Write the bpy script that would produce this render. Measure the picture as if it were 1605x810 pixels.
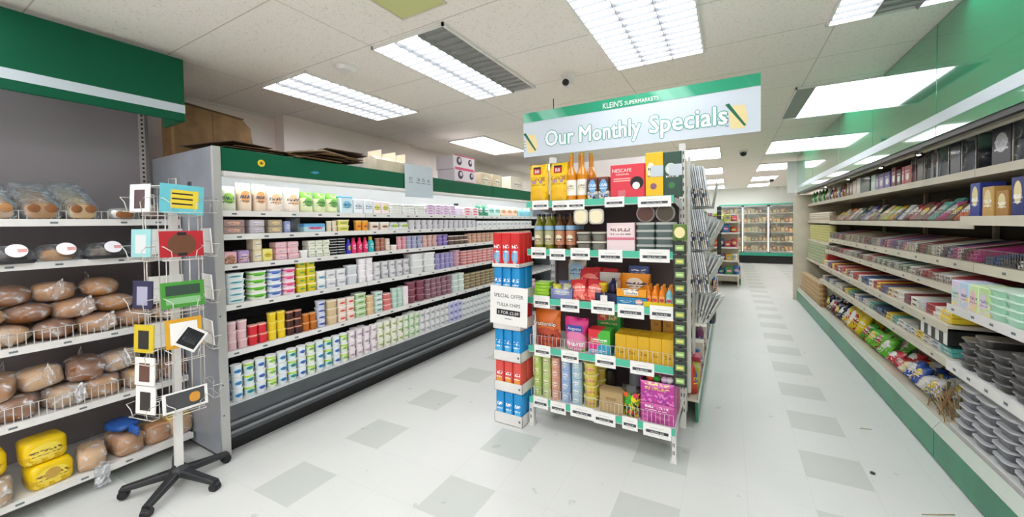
import bpy, math, random
from mathutils import Matrix, Vector
from math import radians as RD, sin, cos, pi
random.seed(7)
S = bpy.context.scene
COL = S.collection
for o in list(bpy.data.objects): bpy.data.objects.remove(o)

# ------------------------------------------------------------------ camera, light, exposure
cam_d = bpy.data.cameras.new('camera'); cam = bpy.data.objects.new('camera', cam_d); COL.objects.link(cam)
cam_d.sensor_width = 36; cam_d.lens = 601.94 / 1605 * 36; cam_d.shift_y = -36.96 / 1605; cam_d.clip_start = .02
YAW, PITCH, ROLL = -.5145, -.0284, -.016
_f = Vector((sin(YAW)*cos(PITCH), cos(YAW)*cos(PITCH), sin(PITCH))); _r = Vector((cos(YAW), -sin(YAW), 0)); _u = _r.cross(_f)
_r2 = cos(ROLL)*_r + sin(ROLL)*_u; _u2 = -sin(ROLL)*_r + cos(ROLL)*_u
cam.matrix_world = Matrix(((_r2.x, _u2.x, -_f.x, 0), (_r2.y, _u2.y, -_f.y, 0), (_r2.z, _u2.z, -_f.z, 1.52), (0, 0, 0, 1)))
S.camera = cam
S.view_settings.view_transform = 'Standard'; S.view_settings.look = 'None'; S.view_settings.gamma = 1
S.view_settings.use_curve_mapping = False
S.view_settings.exposure = 0.0
LAMP = 8.2          # brightness of the ceiling diffusers
CHILL = 30.0        # brightness of the chiller canopy tube
w = bpy.data.worlds.new('world'); S.world = w; w.use_nodes = True
w.node_tree.nodes['Background'].inputs[0].default_value = (.9, .95, 1, 1); w.node_tree.nodes['Background'].inputs[1].default_value = .3
S.cycles.max_bounces = 9; S.cycles.diffuse_bounces = 5; S.cycles.glossy_bounces = 3; S.cycles.transparent_max_bounces = 16
S.cycles.transmission_bounces = 6; S.cycles.sample_clamp_indirect = 6; S.cycles.caustics_reflective = False; S.cycles.caustics_refractive = False

# ------------------------------------------------------------------ materials
def C(h):
    h = h.lstrip('#'); v = [int(h[i:i+2], 16)/255 for i in (0, 2, 4)]
    return tuple(((c/12.92) if c <= .04045 else ((c+.055)/1.055)**2.4) for c in v) + (1,)
_M = {}
def mat(name, col='#ffffff', rough=.5, metal=0., coat=0., emit=0., spec=.5, bump=0., bscale=60., var=0., vscale=6.):
    key = ('m', name, col, rough, metal, emit)
    if key in _M: return _M[key]
    m = bpy.data.materials.new(name); m.use_nodes = True; nt = m.node_tree; b = nt.nodes['Principled BSDF']
    b.inputs['Base Color'].default_value = C(col); b.inputs['Roughness'].default_value = rough; b.inputs['Metallic'].default_value = metal
    b.inputs['Coat Weight'].default_value = coat; b.inputs['Specular IOR Level'].default_value = spec
    if emit: b.inputs['Emission Color'].default_value = C(col); b.inputs['Emission Strength'].default_value = emit
    if bump or var:
        tc = nt.nodes.new('ShaderNodeTexCoord'); n = nt.nodes.new('ShaderNodeTexNoise'); n.inputs['Scale'].default_value = bscale
        nt.links.new(tc.outputs['Object'], n.inputs['Vector'])
        if bump:
            bp = nt.nodes.new('ShaderNodeBump'); bp.inputs['Strength'].default_value = bump; bp.inputs['Distance'].default_value = .01
            nt.links.new(n.outputs['Fac'], bp.inputs['Height']); nt.links.new(bp.outputs['Normal'], b.inputs['Normal'])
        if var:
            n2 = nt.nodes.new('ShaderNodeTexNoise'); n2.inputs['Scale'].default_value = vscale; n2.inputs['Detail'].default_value = 4
            nt.links.new(tc.outputs['Object'], n2.inputs['Vector'])
            mx = nt.nodes.new('ShaderNodeMix'); mx.data_type = 'RGBA'
            c = C(col); mx.inputs[6].default_value = c; mx.inputs[7].default_value = tuple(x*(1-var) for x in c[:3]) + (1,)
            rr = nt.nodes.new('ShaderNodeMapRange'); rr.inputs[1].default_value = .4; rr.inputs[2].default_value = .65
            nt.links.new(n2.outputs['Fac'], rr.inputs[0]); nt.links.new(rr.outputs[0], mx.inputs[0]); nt.links.new(mx.outputs[2], b.inputs['Base Color'])
    _M[key] = m; return m
def mth(nt, op, a, b=None, clamp=False):
    n = nt.nodes.new('ShaderNodeMath'); n.operation = op; n.use_clamp = clamp
    for i, v in enumerate((a, b)):
        if v is None: continue
        if isinstance(v, (int, float)): n.inputs[i].default_value = v
        else: nt.links.new(v, n.inputs[i])
    return n.outputs[0]
def mixc(nt, f, a, b):
    n = nt.nodes.new('ShaderNodeMix'); n.data_type = 'RGBA'
    for i, v in ((0, f), (6, a), (7, b)):
        if isinstance(v, (int, float)): n.inputs[i].default_value = v
        elif isinstance(v, tuple): n.inputs[i].default_value = v
        else: nt.links.new(v, n.inputs[i])
    return n.outputs[2]
def prn(base, acc, txt='#303030', band=None, bz=.75, c=(.5, .5), r=(.32, .22), ty=.5, tn=18, pic=None, pz=.3, rough=.35, seed=0., back=False):
    """printed packaging: base ink, an oval accent, a band on top, rows of small type, a mottled picture"""
    key = (base, acc, txt, band, bz, c, r, ty, tn, pic, pz, rough, seed)
    if key in _M: return _M[key]
    m = bpy.data.materials.new('printed_packaging'); m.use_nodes = True; nt = m.node_tree; b = nt.nodes['Principled BSDF']
    b.inputs['Roughness'].default_value = rough
    tc = nt.nodes.new('ShaderNodeTexCoord'); sp = nt.nodes.new('ShaderNodeSeparateXYZ'); nt.links.new(tc.outputs['Generated'], sp.inputs[0])
    u, z = sp.outputs[0], sp.outputs[2]
    def noise(sx, sz, off=0.):
        cb = nt.nodes.new('ShaderNodeCombineXYZ'); nt.links.new(mth(nt, 'MULTIPLY', u, sx), cb.inputs[0]); nt.links.new(mth(nt, 'MULTIPLY', z, sz), cb.inputs[1])
        cb.inputs[2].default_value = seed*3.7 + off
        n = nt.nodes.new('ShaderNodeTexNoise'); n.inputs['Scale'].default_value = 1; n.inputs['Detail'].default_value = 1; nt.links.new(cb.outputs[0], n.inputs['Vector'])
        return n.outputs['Fac']
    colr = C(base)
    if pic:
        blob = mth(nt, 'MULTIPLY', mth(nt, 'LESS_THAN', z, pz+.18), mth(nt, 'GREATER_THAN', noise(5, 5), .5))
        colr = mixc(nt, blob, colr, C(pic))
        colr = mixc(nt, mth(nt, 'MULTIPLY', mth(nt, 'LESS_THAN', z, pz+.1), mth(nt, 'GREATER_THAN', noise(9, 9, 5), .56)), colr, C(acc))
    du = mth(nt, 'DIVIDE', mth(nt, 'SUBTRACT', u, c[0]), r[0]); dz = mth(nt, 'DIVIDE', mth(nt, 'SUBTRACT', z, c[1]), r[1])
    rr = mth(nt, 'ADD', mth(nt, 'MULTIPLY', du, du), mth(nt, 'MULTIPLY', dz, dz))
    colr = mixc(nt, mth(nt, 'LESS_THAN', rr, 1.), colr, C(acc))
    if band: colr = mixc(nt, mth(nt, 'GREATER_THAN', z, bz), colr, C(band))
    if txt:
        row = mth(nt, 'LESS_THAN', mth(nt, 'ABSOLUTE', mth(nt, 'SUBTRACT', z, ty)), .055)
        row2 = mth(nt, 'LESS_THAN', mth(nt, 'ABSOLUTE', mth(nt, 'SUBTRACT', z, ty-.15)), .02)
        ins = mth(nt, 'LESS_THAN', mth(nt, 'ABSOLUTE', mth(nt, 'SUBTRACT', u, .5)), .36)
        t1 = mth(nt, 'MULTIPLY', row, mth(nt, 'GREATER_THAN', noise(tn, 14, 9), .5)); t2 = mth(nt, 'MULTIPLY', row2, mth(nt, 'GREATER_THAN', noise(tn*2, 10, 2), .48))
        colr = mixc(nt, mth(nt, 'MULTIPLY', ins, mth(nt, 'MAXIMUM', t1, t2)), colr, C(txt))
    nt.links.new(colr, b.inputs['Base Color'])
    _M[key] = m; return m
def film(name='clear_film', tint='#ffffff', amount=.22, rough=.12):
    """thin clear plastic: mostly see-through, glossy folds, pale streaks painted in as highlights"""
    key = ('f', name, tint, amount)
    if key in _M: return _M[key]
    m = bpy.data.materials.new(name); m.use_nodes = True; nt = m.node_tree; nt.nodes.clear()
    out = nt.nodes.new('ShaderNodeOutputMaterial'); tr = nt.nodes.new('ShaderNodeBsdfTransparent'); tr.inputs[0].default_value = C(tint)
    pb = nt.nodes.new('ShaderNodeBsdfPrincipled'); pb.inputs['Roughness'].default_value = rough; pb.inputs['Base Color'].default_value = C(tint); pb.inputs['Specular IOR Level'].default_value = 1.
    tc = nt.nodes.new('ShaderNodeTexCoord'); n = nt.nodes.new('ShaderNodeTexNoise'); n.inputs['Scale'].default_value = 11; n.inputs['Detail'].default_value = 5; n.inputs['Distortion'].default_value = 2.5
    nt.links.new(tc.outputs['Object'], n.inputs['Vector'])
    bp = nt.nodes.new('ShaderNodeBump'); bp.inputs['Strength'].default_value = .7; bp.inputs['Distance'].default_value = .02
    nt.links.new(n.outputs['Fac'], bp.inputs['Height']); nt.links.new(bp.outputs[0], pb.inputs['Normal'])
    f = mth(nt, 'MULTIPLY', mth(nt, 'POWER', n.outputs['Fac'], 6.), amount*28, True)  # noise streaks turn the film pale, standing in for highlights
    mx = nt.nodes.new('ShaderNodeMixShader'); nt.links.new(mth(nt, 'MINIMUM', mth(nt, 'ADD', f, amount*.25), .8), mx.inputs[0])
    nt.links.new(tr.outputs[0], mx.inputs[1]); nt.links.new(pb.outputs[0], mx.inputs[2]); nt.links.new(mx.outputs[0], out.inputs[0])
    _M[key] = m; return m

M_white = mat('white_metal', '#e9e8e4', .35, var=.06)
M_cream = mat('cream_metal', '#d9d2be', .4, var=.12, vscale=4)
M_wire = mat('white_wire', '#dedbd4', .3, .2)
M_chrome = mat('chrome_wire', '#b9b4a8', .25, .9)
M_green = mat('green_panel', '#00684a', .28)
M_greenr = mat('glossy_green_panel', '#0a9163', .07, spec=1., coat=1.)
M_teal = mat('teal_strip', '#4fc0a0', .35)
M_kick = mat('green_kickplate', '#2d8b66', .35, var=.25, vscale=3)
M_silver = mat('pale_stripe', '#c3cfd6', .3)
M_black = mat('black_plastic', '#101112', .4)
M_dark = mat('dark_grey', '#2b2c2e', .5)
M_slate = mat('slate_grey_metal', '#565b5f', .35, .3, var=.15)
M_alu = mat('aluminium', '#c3c6c8', .25, .8)
M_panelgrey = mat('grey_laminate', '#9aa0a8', .35, var=.2, vscale=3, bump=.05, bscale=20)
M_paper = mat('white_paper', '#f3f3ef', .6)
M_ink = mat('black_ink', '#16181a', .6)
M_grey = mat('grey_ink', '#6c7478', .6)
M_card = mat('brown_cardboard', '#8a6a45', .8, var=.25, vscale=9)
M_card2 = mat('dark_cardboard', '#5f4a33', .85, var=.3, vscale=9)
M_cardw = mat('pale_cardboard', '#d9cdb4', .8, var=.15, vscale=9)
M_film = film(); M_film2 = film('cloudy_film', '#f4f6f8', .38)
M_clear = film('clear_tray', '#eef2f4', .12, .05)

# ------------------------------------------------------------------ mesh building
class MB:
    """collects geometry; part(name) starts a child part"""
    def __init__(s): s.secs = []; s.part('')
    def part(s, name, sub=False): s.cur = dict(n=name, v=[], f=[], m=[], mats=[], sm=[], sub=sub); s.secs.append(s.cur); return s
    def _mi(s, m):
        if m not in s.cur['mats']: s.cur['mats'].append(m)
        return s.cur['mats'].index(m)
    def add(s, vs, fs, m, T=None, smooth=False):
        c = s.cur; k = len(c['v']); i = s._mi(m)
        c['v'] += [tuple(T @ Vector(v)) for v in vs] if T is not None else [tuple(v) for v in vs]
        c['f'] += [tuple(a+k for a in f) for f in fs]; c['m'] += [i]*len(fs); c['sm'] += [smooth]*len(fs); return s
    def box(s, x0, x1, y0, y1, z0, z1, m, T=None):
        v = [(x, y, z) for z in (z0, z1) for y in (y0, y1) for x in (x0, x1)]
        return s.add(v, [(0, 2, 3, 1), (4, 5, 7, 6), (0, 1, 5, 4), (2, 6, 7, 3), (0, 4, 6, 2), (1, 3, 7, 5)], m, T)
    def rb(s, x0, x1, y0, y1, z0, z1, m, r=.003, T=None):
        """box with rounded vertical and horizontal edges"""
        a, b = (x0+x1)/2, (y0+y1)/2; W, D = x1-x0, y1-y0; r = min(r, W*.45, D*.45, (z1-z0)*.45)
        T2 = Matrix.Translation((a, b, 0)); T2 = T @ T2 if T is not None else T2
        return s.loft([(W-2*r, D-2*r, z0, r*.6), (W, D, z0+r, r*1.3), (W, D, z1-r, r*1.3), (W-2*r, D-2*r, z1, r*.6)], m, T2, n=1, smooth=False)
    def loft(s, lv, m, T=None, n=2, smooth=True, caps=True, ms=None):
        """stack of rounded rectangles (w, d, z, r)"""
        vs = []; fs = []; cnt = 4*(n+1)
        for (W, D, z, r) in lv:
            r = min(r, W/2-1e-5, D/2-1e-5); r = max(r, 1e-5)
            for q, (sx, sy) in enumerate(((1, 1), (-1, 1), (-1, -1), (1, -1))):
                for k in range(n+1):
                    a = pi/2*(q + k/n); vs.append((sx*(W/2-r)+r*cos(a), sy*(D/2-r)+r*sin(a), z))
        for l in range(len(lv)-1):
            for k in range(cnt):
                k2 = (k+1) % cnt; fs.append((l*cnt+k, l*cnt+k2, (l+1)*cnt+k2, (l+1)*cnt+k))
        if ms:
            for l in range(len(lv)-1): s.add(vs[l*cnt:(l+2)*cnt], [(k, (k+1) % cnt, cnt+(k+1) % cnt, cnt+k) for k in range(cnt)], ms[l], T, smooth)
            s.add(vs[:cnt], [tuple(reversed(range(cnt)))], ms[0], T); s.add(vs[-cnt:], [tuple(range(cnt))], ms[-1], T); return s
        s.add(vs, fs, m, T, smooth)
        if caps: s.add(vs[:cnt], [tuple(reversed(range(cnt)))], m, T); s.add(vs[-cnt:], [tuple(range(cnt))], m, T)
        return s
    def lathe(s, pr, m, T=None, n=14, smooth=True, ms=None):
        """profile of (r, z)"""
        for l in range(len(pr)-1):
            vs = [(r*cos(2*pi*k/n), r*sin(2*pi*k/n), z) for r, z in (pr[l], pr[l+1]) for k in range(n)]
            s.add(vs, [(k, (k+1) % n, n+(k+1) % n, n+k) for k in range(n)], ms[l] if ms else m, T, smooth)
        for (r, z), rev, mm in ((pr[0], True, ms[0] if ms else m), (pr[-1], False, ms[-1] if ms else m)):
            if r > 1e-4:
                idx = range(n); s.add([(r*cos(2*pi*k/n), r*sin(2*pi*k/n), z) for k in idx], [tuple(reversed(idx)) if rev else tuple(idx)], mm, T)
        return s
    def tube(s, pts, r, m, n=5, T=None, closed=False):
        pts = [Vector(p) for p in pts]; L = len(pts); vs = []; fs = []
        for i, p in enumerate(pts):
            a = pts[i-1] if (i > 0 or closed) else p; b = pts[(i+1) % L] if (i < L-1 or closed) else p
            t = (b-a).normalized(); u = t.orthogonal().normalized()
            ref = Vector((0, 0, 1)) if abs(t.z) < .9 else Vector((1, 0, 0)); u = t.cross(ref).normalized(); v = t.cross(u)
            vs += [tuple(p + r*(cos(2*pi*k/n)*u + sin(2*pi*k/n)*v)) for k in range(n)]
        for i in range(L if closed else L-1):
            j = (i+1) % L; fs += [(i*n+k, i*n+(k+1) % n, j*n+(k+1) % n, j*n+k) for k in range(n)]
        if not closed: fs += [tuple(reversed(range(n))), tuple(range((L-1)*n, L*n))]
        return s.add(vs, fs, m, T, True)
    def extr(s, poly, axis, a, b, m, T=None):
        """polygon (two coords) swept along axis 'x','y' or 'z' from a to b"""
        def P(p, t): return {'x': (t, p[0], p[1]), 'y': (p[0], t, p[1]), 'z': (p[0], p[1], t)}[axis]
        n = len(poly); vs = [P(p, a) for p in poly] + [P(p, b) for p in poly]
        return s.add(vs, [(k, (k+1) % n, n+(k+1) % n, n+k) for k in range(n)] + [tuple(reversed(range(n))), tuple(range(n, 2*n))], m, T)
    def pillow(s, w, d, h, m, T=None, seal=.06, nu=7, nv=8, jit=.08, seed=0, flat=False, sealm=None):
        """stuffed bag standing up (or lying if flat): front/back skins meeting at the side seams"""
        rnd = random.Random(seed); vs = []; fs = []
        for side in (-1, 1):
            for j in range(nv+1):
                v = j/nv
                for i in range(nu+1):
                    u = -1 + 2*i/nu
                    prof = (1-abs(u)**2.6)**.55 * min(1, ((1-v)/(.35))**.6 if v > .65 else 1) * (1 if not flat else min(1, (v/.35)**.6 if v < .35 else 1))
                    if v > 1-seal: prof *= .05
                    if flat and v < seal: prof *= .05
                    th = d/2*prof*(1+rnd.uniform(-jit, jit))
                    ww = w/2*(1-.05*sin(pi*v)) * (1+rnd.uniform(-jit, jit)*.15)
                    vs.append((u*ww, side*th, v*h*(1+ (rnd.uniform(-jit, jit)*.12 if 0 < j else 0))))
        n1 = (nu+1)*(nv+1)
        for q in (0, 1):
            for j in range(nv):
                for i in range(nu):
                    a = q*n1 + j*(nu+1)+i; f = (a, a+1, a+nu+2, a+nu+1); fs.append(f if q == 0 else tuple(reversed(f)))
        for i in range(nu): fs.append((i+1, i, n1+i, n1+i+1)); k = nv*(nu+1)+i; fs.append((k, k+1, n1+k+1, n1+k))
        for j in range(nv):
            a = j*(nu+1); fs.append((a, a+nu+1, n1+a+nu+1, n1+a)); a += nu; fs.append((a+nu+1, a, n1+a, n1+a+nu+1))
        return s.add(vs, fs, m, T, True)
    def blob(s, w, d, h, m, T=None, e=2.6, jit=.04, seed=0, nu=14, nv=9, flatb=.0):
        """lumpy loaf: superellipsoid centred in x and y, standing on z=0"""
        rnd = random.Random(seed); vs = []; fs = []
        def sp(c, p): return math.copysign(abs(c)**p, c)
        for j in range(nv+1):
            ph = -pi/2 + pi*j/nv
            for i in range(nu):
                th = 2*pi*i/nu; k = 1+rnd.uniform(-jit, jit)*(0 if j in (0, nv) else 1)
                x = w/2*sp(cos(ph), 2/e)*sp(cos(th), 2/e)*k; y = d/2*sp(cos(ph), 2/e)*sp(sin(th), 2/e)*k; z = h/2*sp(sin(ph), 2/(e-.2))
                if z < -h/2*(1-flatb*2): z = -h/2*(1-flatb*2)
                vs.append((x, y, z + h/2*(1-flatb*2)))
        for j in range(nv):
            for i in range(nu): i2 = (i+1) % nu; fs.append((j*nu+i, j*nu+i2, (j+1)*nu+i2, (j+1)*nu+i))
        return s.add(vs, fs, m, T, True)
    def text(s, body, size, m, T=None, ex=.0006, w=None, fat=0.):
        vs, fs, bw = text_geo(body, fat)
        k = size
        sx = (w/bw) if w else k
        return s.add([(v[0]*sx, -v[2]*ex - 0, v[1]*k) for v in vs], [tuple(f) for f in fs], m, T)
    def sec_mesh(s, secs, name):
        v = []; f = []; mi = []; sm = []; mats = []
        for c in secs:
            k = len(v); v += c['v']; f += [tuple(a+k for a in g) for g in c['f']]
            mp = []
            for m in c['mats']:
                if m not in mats: mats.append(m)
                mp.append(mats.index(m))
            mi += [mp[i] for i in c['m']]; sm += c['sm']
        me = bpy.data.meshes.new(name); me.from_pydata(v, [], f)
        for m in mats: me.materials.append(m)
        me.polygons.foreach_set('material_index', mi); me.polygons.foreach_set('use_smooth', sm); me.update(); return me
_T = {}
def text_geo(body, fat=0.):
    """letters as a flat-backed solid: x right, y up, z 0/1"""
    if (body, fat) in _T: return _T[(body, fat)]
    cu = bpy.data.curves.new('letters', 'FONT'); cu.body = body; cu.size = 1; cu.resolution_u = 2; cu.align_x = 'CENTER'; cu.extrude = .5; cu.offset = fat
    ob = bpy.data.objects.new('letters', cu); COL.objects.link(ob); dg = bpy.context.evaluated_depsgraph_get(); dg.update()
    me = bpy.data.meshes.new_from_object(ob.evaluated_get(dg))
    vs = [(v.co.x, v.co.y, v.co.z+.5) for v in me.vertices]; fs = [tuple(p.vertices) for p in me.polygons]
    bw = max(v[0] for v in vs)-min(v[0] for v in vs) if vs else 1
    bpy.data.meshes.remove(me); bpy.data.objects.remove(ob); bpy.data.curves.remove(cu)
    _T[(body, fat)] = (vs, fs, bw); return _T[(body, fat)]

def tag(o, label, cat, group=None, kind=None):
    if label: o['label'] = label
    if cat: o['category'] = cat
    if group: o['group'] = group
    if kind: o['kind'] = kind
    return o
class Kit:
    """one kind of thing: meshes for its body and its parts, shared by every copy"""
    def __init__(s, name, cat, mb):
        s.name, s.cat = name, cat; secs = [c for c in mb.secs if c['v']]
        if secs[0]['n']: s.body = None
        else: s.body = mb.sec_mesh(secs[:1], name); secs = secs[1:]
        s.parts = [(c['n'], mb.sec_mesh([c], c['n']), c['sub']) for c in secs]
        s.mb = mb; s._one = None
    def one(s):
        if s._one is None: s._one = s.mb.sec_mesh(s.mb.secs, s.name)
        return s._one
    def put(s, x, y, z, label, group=None, rz=0., parts=True, rot=None, scale=1., cat=None):
        full = parts and (s.parts or s.body is None)
        o = bpy.data.objects.new(s.name, s.body if full else s.one()); COL.objects.link(o)
        o.location = (x, y, z); o.rotation_euler = rot or (0, 0, rz)
        if scale != 1: o.scale = (scale,)*3
        tag(o, label, cat or s.cat, group)
        if full:
            last = o
            for n, me, sub in s.parts:
                c = bpy.data.objects.new(n, me); COL.objects.link(c); c.parent = last if sub else o
                if not sub: last = c
        return o
def struct(name, mb, label=None):
    o = bpy.data.objects.new(name, mb.sec_mesh(mb.secs, name)); COL.objects.link(o); o['kind'] = 'structure'
    if label: o['label'] = label
    return o
def nth(n): return f"{n}{'th' if 10 <= n % 100 <= 20 else {1: 'st', 2: 'nd', 3: 'rd'}.get(n % 10, 'th')}"
def TR(x=0, y=0, z=0, rx=0, ry=0, rz=0, s=1):
    return Matrix.Translation((x, y, z)) @ Matrix.Rotation(rz, 4, 'Z') @ Matrix.Rotation(ry, 4, 'Y') @ Matrix.Rotation(rx, 4, 'X') @ Matrix.Scale(s, 4)
# ------------------------------------------------------------------ floor, ceiling, walls
CZ = 2.70
def floor_material():
    m = bpy.data.materials.new('vinyl_floor_tiles'); m.use_nodes = True; nt = m.node_tree; b = nt.nodes['Principled BSDF']
    tc = nt.nodes.new('ShaderNodeTexCoord'); sp = nt.nodes.new('ShaderNodeSeparateXYZ'); nt.links.new(tc.outputs['Object'], sp.inputs[0])
    x, y = sp.outputs[0], sp.outputs[1]
    gx = mth(nt, 'DIVIDE', mth(nt, 'ADD', x, 2.405), .3115)
    gy = mth(nt, 'DIVIDE', mth(nt, 'SUBTRACT', mth(nt, 'SUBTRACT', y, 1.154), mth(nt, 'MULTIPLY', mth(nt, 'ADD', x, 2.405), .038)), .306)
    cx, cy = mth(nt, 'FLOOR', gx), mth(nt, 'FLOOR', gy)
    third = mth(nt, 'DIVIDE', cx, 3)
    on3 = mth(nt, 'LESS_THAN', mth(nt, 'FRACT', mth(nt, 'ADD', third, .01)), .1)
    par = mth(nt, 'LESS_THAN', mth(nt, 'FRACT', mth(nt, 'ADD', mth(nt, 'DIVIDE', mth(nt, 'ADD', mth(nt, 'FLOOR', mth(nt, 'ADD', third, .01)), cy), 2), .01)), .3)
    grey = mth(nt, 'MULTIPLY', on3, par)
    n = nt.nodes.new('ShaderNodeTexNoise'); n.inputs['Scale'].default_value = 2.2; n.inputs['Detail'].default_value = 6; nt.links.new(tc.outputs['Object'], n.inputs['Vector'])
    base = mixc(nt, n.outputs['Fac'], C('#dbdbd7'), C('#d1d5d0'))
    gr = mixc(nt, n.outputs['Fac'], C('#c9cbc4'), C('#bcc4bc'))
    col = mixc(nt, grey, base, gr)
    ed = mth(nt, 'MINIMUM', mth(nt, 'FRACT', gx), mth(nt, 'FRACT', gy)); col = mixc(nt, mth(nt, 'MULTIPLY', mth(nt, 'LESS_THAN', ed, .006), .25), col, C('#8d9088'))
    n2 = nt.nodes.new('ShaderNodeTexNoise'); n2.inputs['Scale'].default_value = 9; n2.inputs['Detail'].default_value = 8; nt.links.new(tc.outputs['Object'], n2.inputs['Vector'])
    col = mixc(nt, mth(nt, 'MULTIPLY', mth(nt, 'GREATER_THAN', n2.outputs['Fac'], .69), .25), col, C('#7c7a70'))
    nt.links.new(col, b.inputs['Base Color'])
    mr = nt.nodes.new('ShaderNodeMapRange'); mr.inputs[3].default_value = .28; mr.inputs[4].default_value = .5; nt.links.new(n.outputs['Fac'], mr.inputs[0]); nt.links.new(mr.outputs[0], b.inputs['Roughness'])
    return m
def ceiling_material():
    m = bpy.data.materials.new('ceiling_tiles'); m.use_nodes = True; nt = m.node_tree; b = nt.nodes['Principled BSDF']; b.inputs['Roughness'].default_value = .85
    tc = nt.nodes.new('ShaderNodeTexCoord'); sp = nt.nodes.new('ShaderNodeSeparateXYZ'); nt.links.new(tc.outputs['Object'], sp.inputs[0])
    x, y = sp.outputs[0], sp.outputs[1]
    gy = mth(nt, 'DIVIDE', mth(nt, 'SUBTRACT', y, 1.15), .61); gx = mth(nt, 'DIVIDE', mth(nt, 'ADD', x, 2.05), 1.305)
    fx, fy = mth(nt, 'FRACT', gx), mth(nt, 'FRACT', gy)
    ln = mth(nt, 'MAXIMUM', mth(nt, 'LESS_THAN', fy, .012), mth(nt, 'LESS_THAN', fx, .005))
    n = nt.nodes.new('ShaderNodeTexNoise'); n.inputs['Scale'].default_value = 75; n.inputs['Detail'].default_value = 4; n.inputs['Roughness'].default_value = .7; nt.links.new(tc.outputs['Object'], n.inputs['Vector'])
    n3 = nt.nodes.new('ShaderNodeTexNoise'); n3.inputs['Scale'].default_value = 1.1; nt.links.new(tc.outputs['Object'], n3.inputs['Vector'])
    base = mixc(nt, n3.outputs['Fac'], C('#f6f0ea'), C('#f2efe4'))
    pit = mth(nt, 'MULTIPLY', mth(nt, 'GREATER_THAN', n.outputs['Fac'], .60), .45)
    col = mixc(nt, pit, base, C('#b8b0a4')); col = mixc(nt, mth(nt, 'MULTIPLY', ln, .55), col, C('#a09888'))
    nt.links.new(col, b.inputs['Base Color'])
    bp = nt.nodes.new('ShaderNodeBump'); bp.inputs['Strength'].default_value = .25; bp.inputs['Distance'].default_value = .01
    nt.links.new(n.outputs['Fac'], bp.inputs['Height']); nt.links.new(bp.outputs[0], b.inputs['Normal'])
    return m
X0, X1, Y0, Y1 = -4.22, 2.05, -3.6, 16.6
M_wall = mat('painted_wall', '#fbf0ea', .8, var=.06, vscale=2)
struct('floor', MB().box(X0, X1, Y0, Y1, -.05, 0, floor_material()))
struct('ceiling', MB().box(X0-.1, X1+.1, Y0-.1, Y1+.1, CZ, CZ+.05, ceiling_material()))
mb = MB(); mb.box(X0-.1, X0, Y0, Y1, 0, CZ, M_wall); mb.box(X0, -4.06, 2.36, 4.2, 0, CZ, M_wall); mb.box(X0, -4.14, 4.2, Y1, 0, CZ, M_wall); struct('wall_left', mb)
struct('wall_right', MB().box(X1, X1+.1, Y0, Y1, 0, CZ, M_wall))
struct('wall_far', MB().box(X0, X1, Y1, Y1+.1, 0, CZ, mat('far_wall', '#e8ebe4', .7)))
struct('wall_near', MB().box(X0, X1, Y0-.1, Y0, 0, CZ, M_wall))
struct('trim_1', MB().box(X0, X0+.02, Y0, 2.36, CZ-.02, CZ, M_white))

# ------------------------------------------------------------------ ceiling lights
M_lamp = mat('lit_diffuser', '#f7f9ff', .5, emit=LAMP)
M_lampoff = mat('unlit_diffuser', '#8d8f8c', .5)
M_blade = mat('louvre_blade', '#8e9194', .35, spec=.4)
M_bladeg = mat('grey_louvre_blade', '#a8aaa8', .25, .3)
def light_kit(cols, louvre):
    """cols: 1 lit, 0 unlit; 0.6 x 1.22 fixture hanging its trim 1.5 cm under the ceiling"""
    W, L = .6, 1.22; mb = MB(); n = len(cols); cw = W/n
    mb.part('frame')
    for a in ((0, W, 0, .012), (0, W, L-.012, L), (0, .012, 0, L), (W-.012, W, 0, L)): mb.box(a[0], a[1], a[2], a[3], -.022, -.001, M_white)
    k = 0
    for i, c in enumerate(cols):
        mb.part('diffuser'); mb.box(.012+i*(W-.024)/n, .012+(i+1)*(W-.024)/n-.001, .013, L-.013, -.009, -.002, M_lamp if c else M_lampoff)
    if louvre:
        mb.part('louvre')
        for i, c in enumerate(cols):
            mm = M_blade if c else M_bladeg; xa = .012+i*(W-.024)/n; xb = .012+(i+1)*(W-.024)/n
            for j in range(1, 15):
                y = L*j/15; mb.extr([(y-.005, -.010), (y+.005, -.010), (y+.001, -.026), (y-.001, -.026)], 'x', xa, xb, mm)
            if i: mb.extr([(xa-.009, -.010), (xa+.009, -.010), (xa+.002, -.032), (xa-.002, -.032)], 'y', .013, L-.013, mm)
    return Kit('ceiling_light', 'ceiling light', mb)
LK = {}
def light(x, y, cols, louvre, label):
    k = (cols, louvre)
    if k not in LK: LK[k] = light_kit(cols, louvre)
    LK[k].put(x, y, CZ, label, 'recessed ceiling lights')
light(-3.37, 1.78, (1, 1, 1), True, 'louvred ceiling light above the chiller, nearest the bread shelves')
light(-2.045, 1.78, (1, 1, 0), True, 'louvred ceiling light with one unlit grey strip along its side')
light(-.745, 1.78, (1, 1, 1), True, 'large bright ceiling light just in front of the specials banner')
light(.51, 1.78, (1, 0, 1), True, 'ceiling light with its middle tube unlit, by the green fascia')
light(-3.42, 4.28, (1, 1, 1), False, 'ceiling light above the chiller behind the first one')
light(-2.045, 4.28, (1, 1, 1), False, 'ceiling light hidden behind the specials banner beside the chiller')
light(-.745, 4.28, (1, 1, 1), False, 'ceiling light right behind the specials banner')
light(.52, 4.28, (0, 1, 1, 1), False, 'ceiling light against the glossy fascia, first behind the banner')
_rows = [6.93, 9.62, 12.3, 14.6]
_rw = ['second', 'third', 'fourth', 'farthest']
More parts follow.
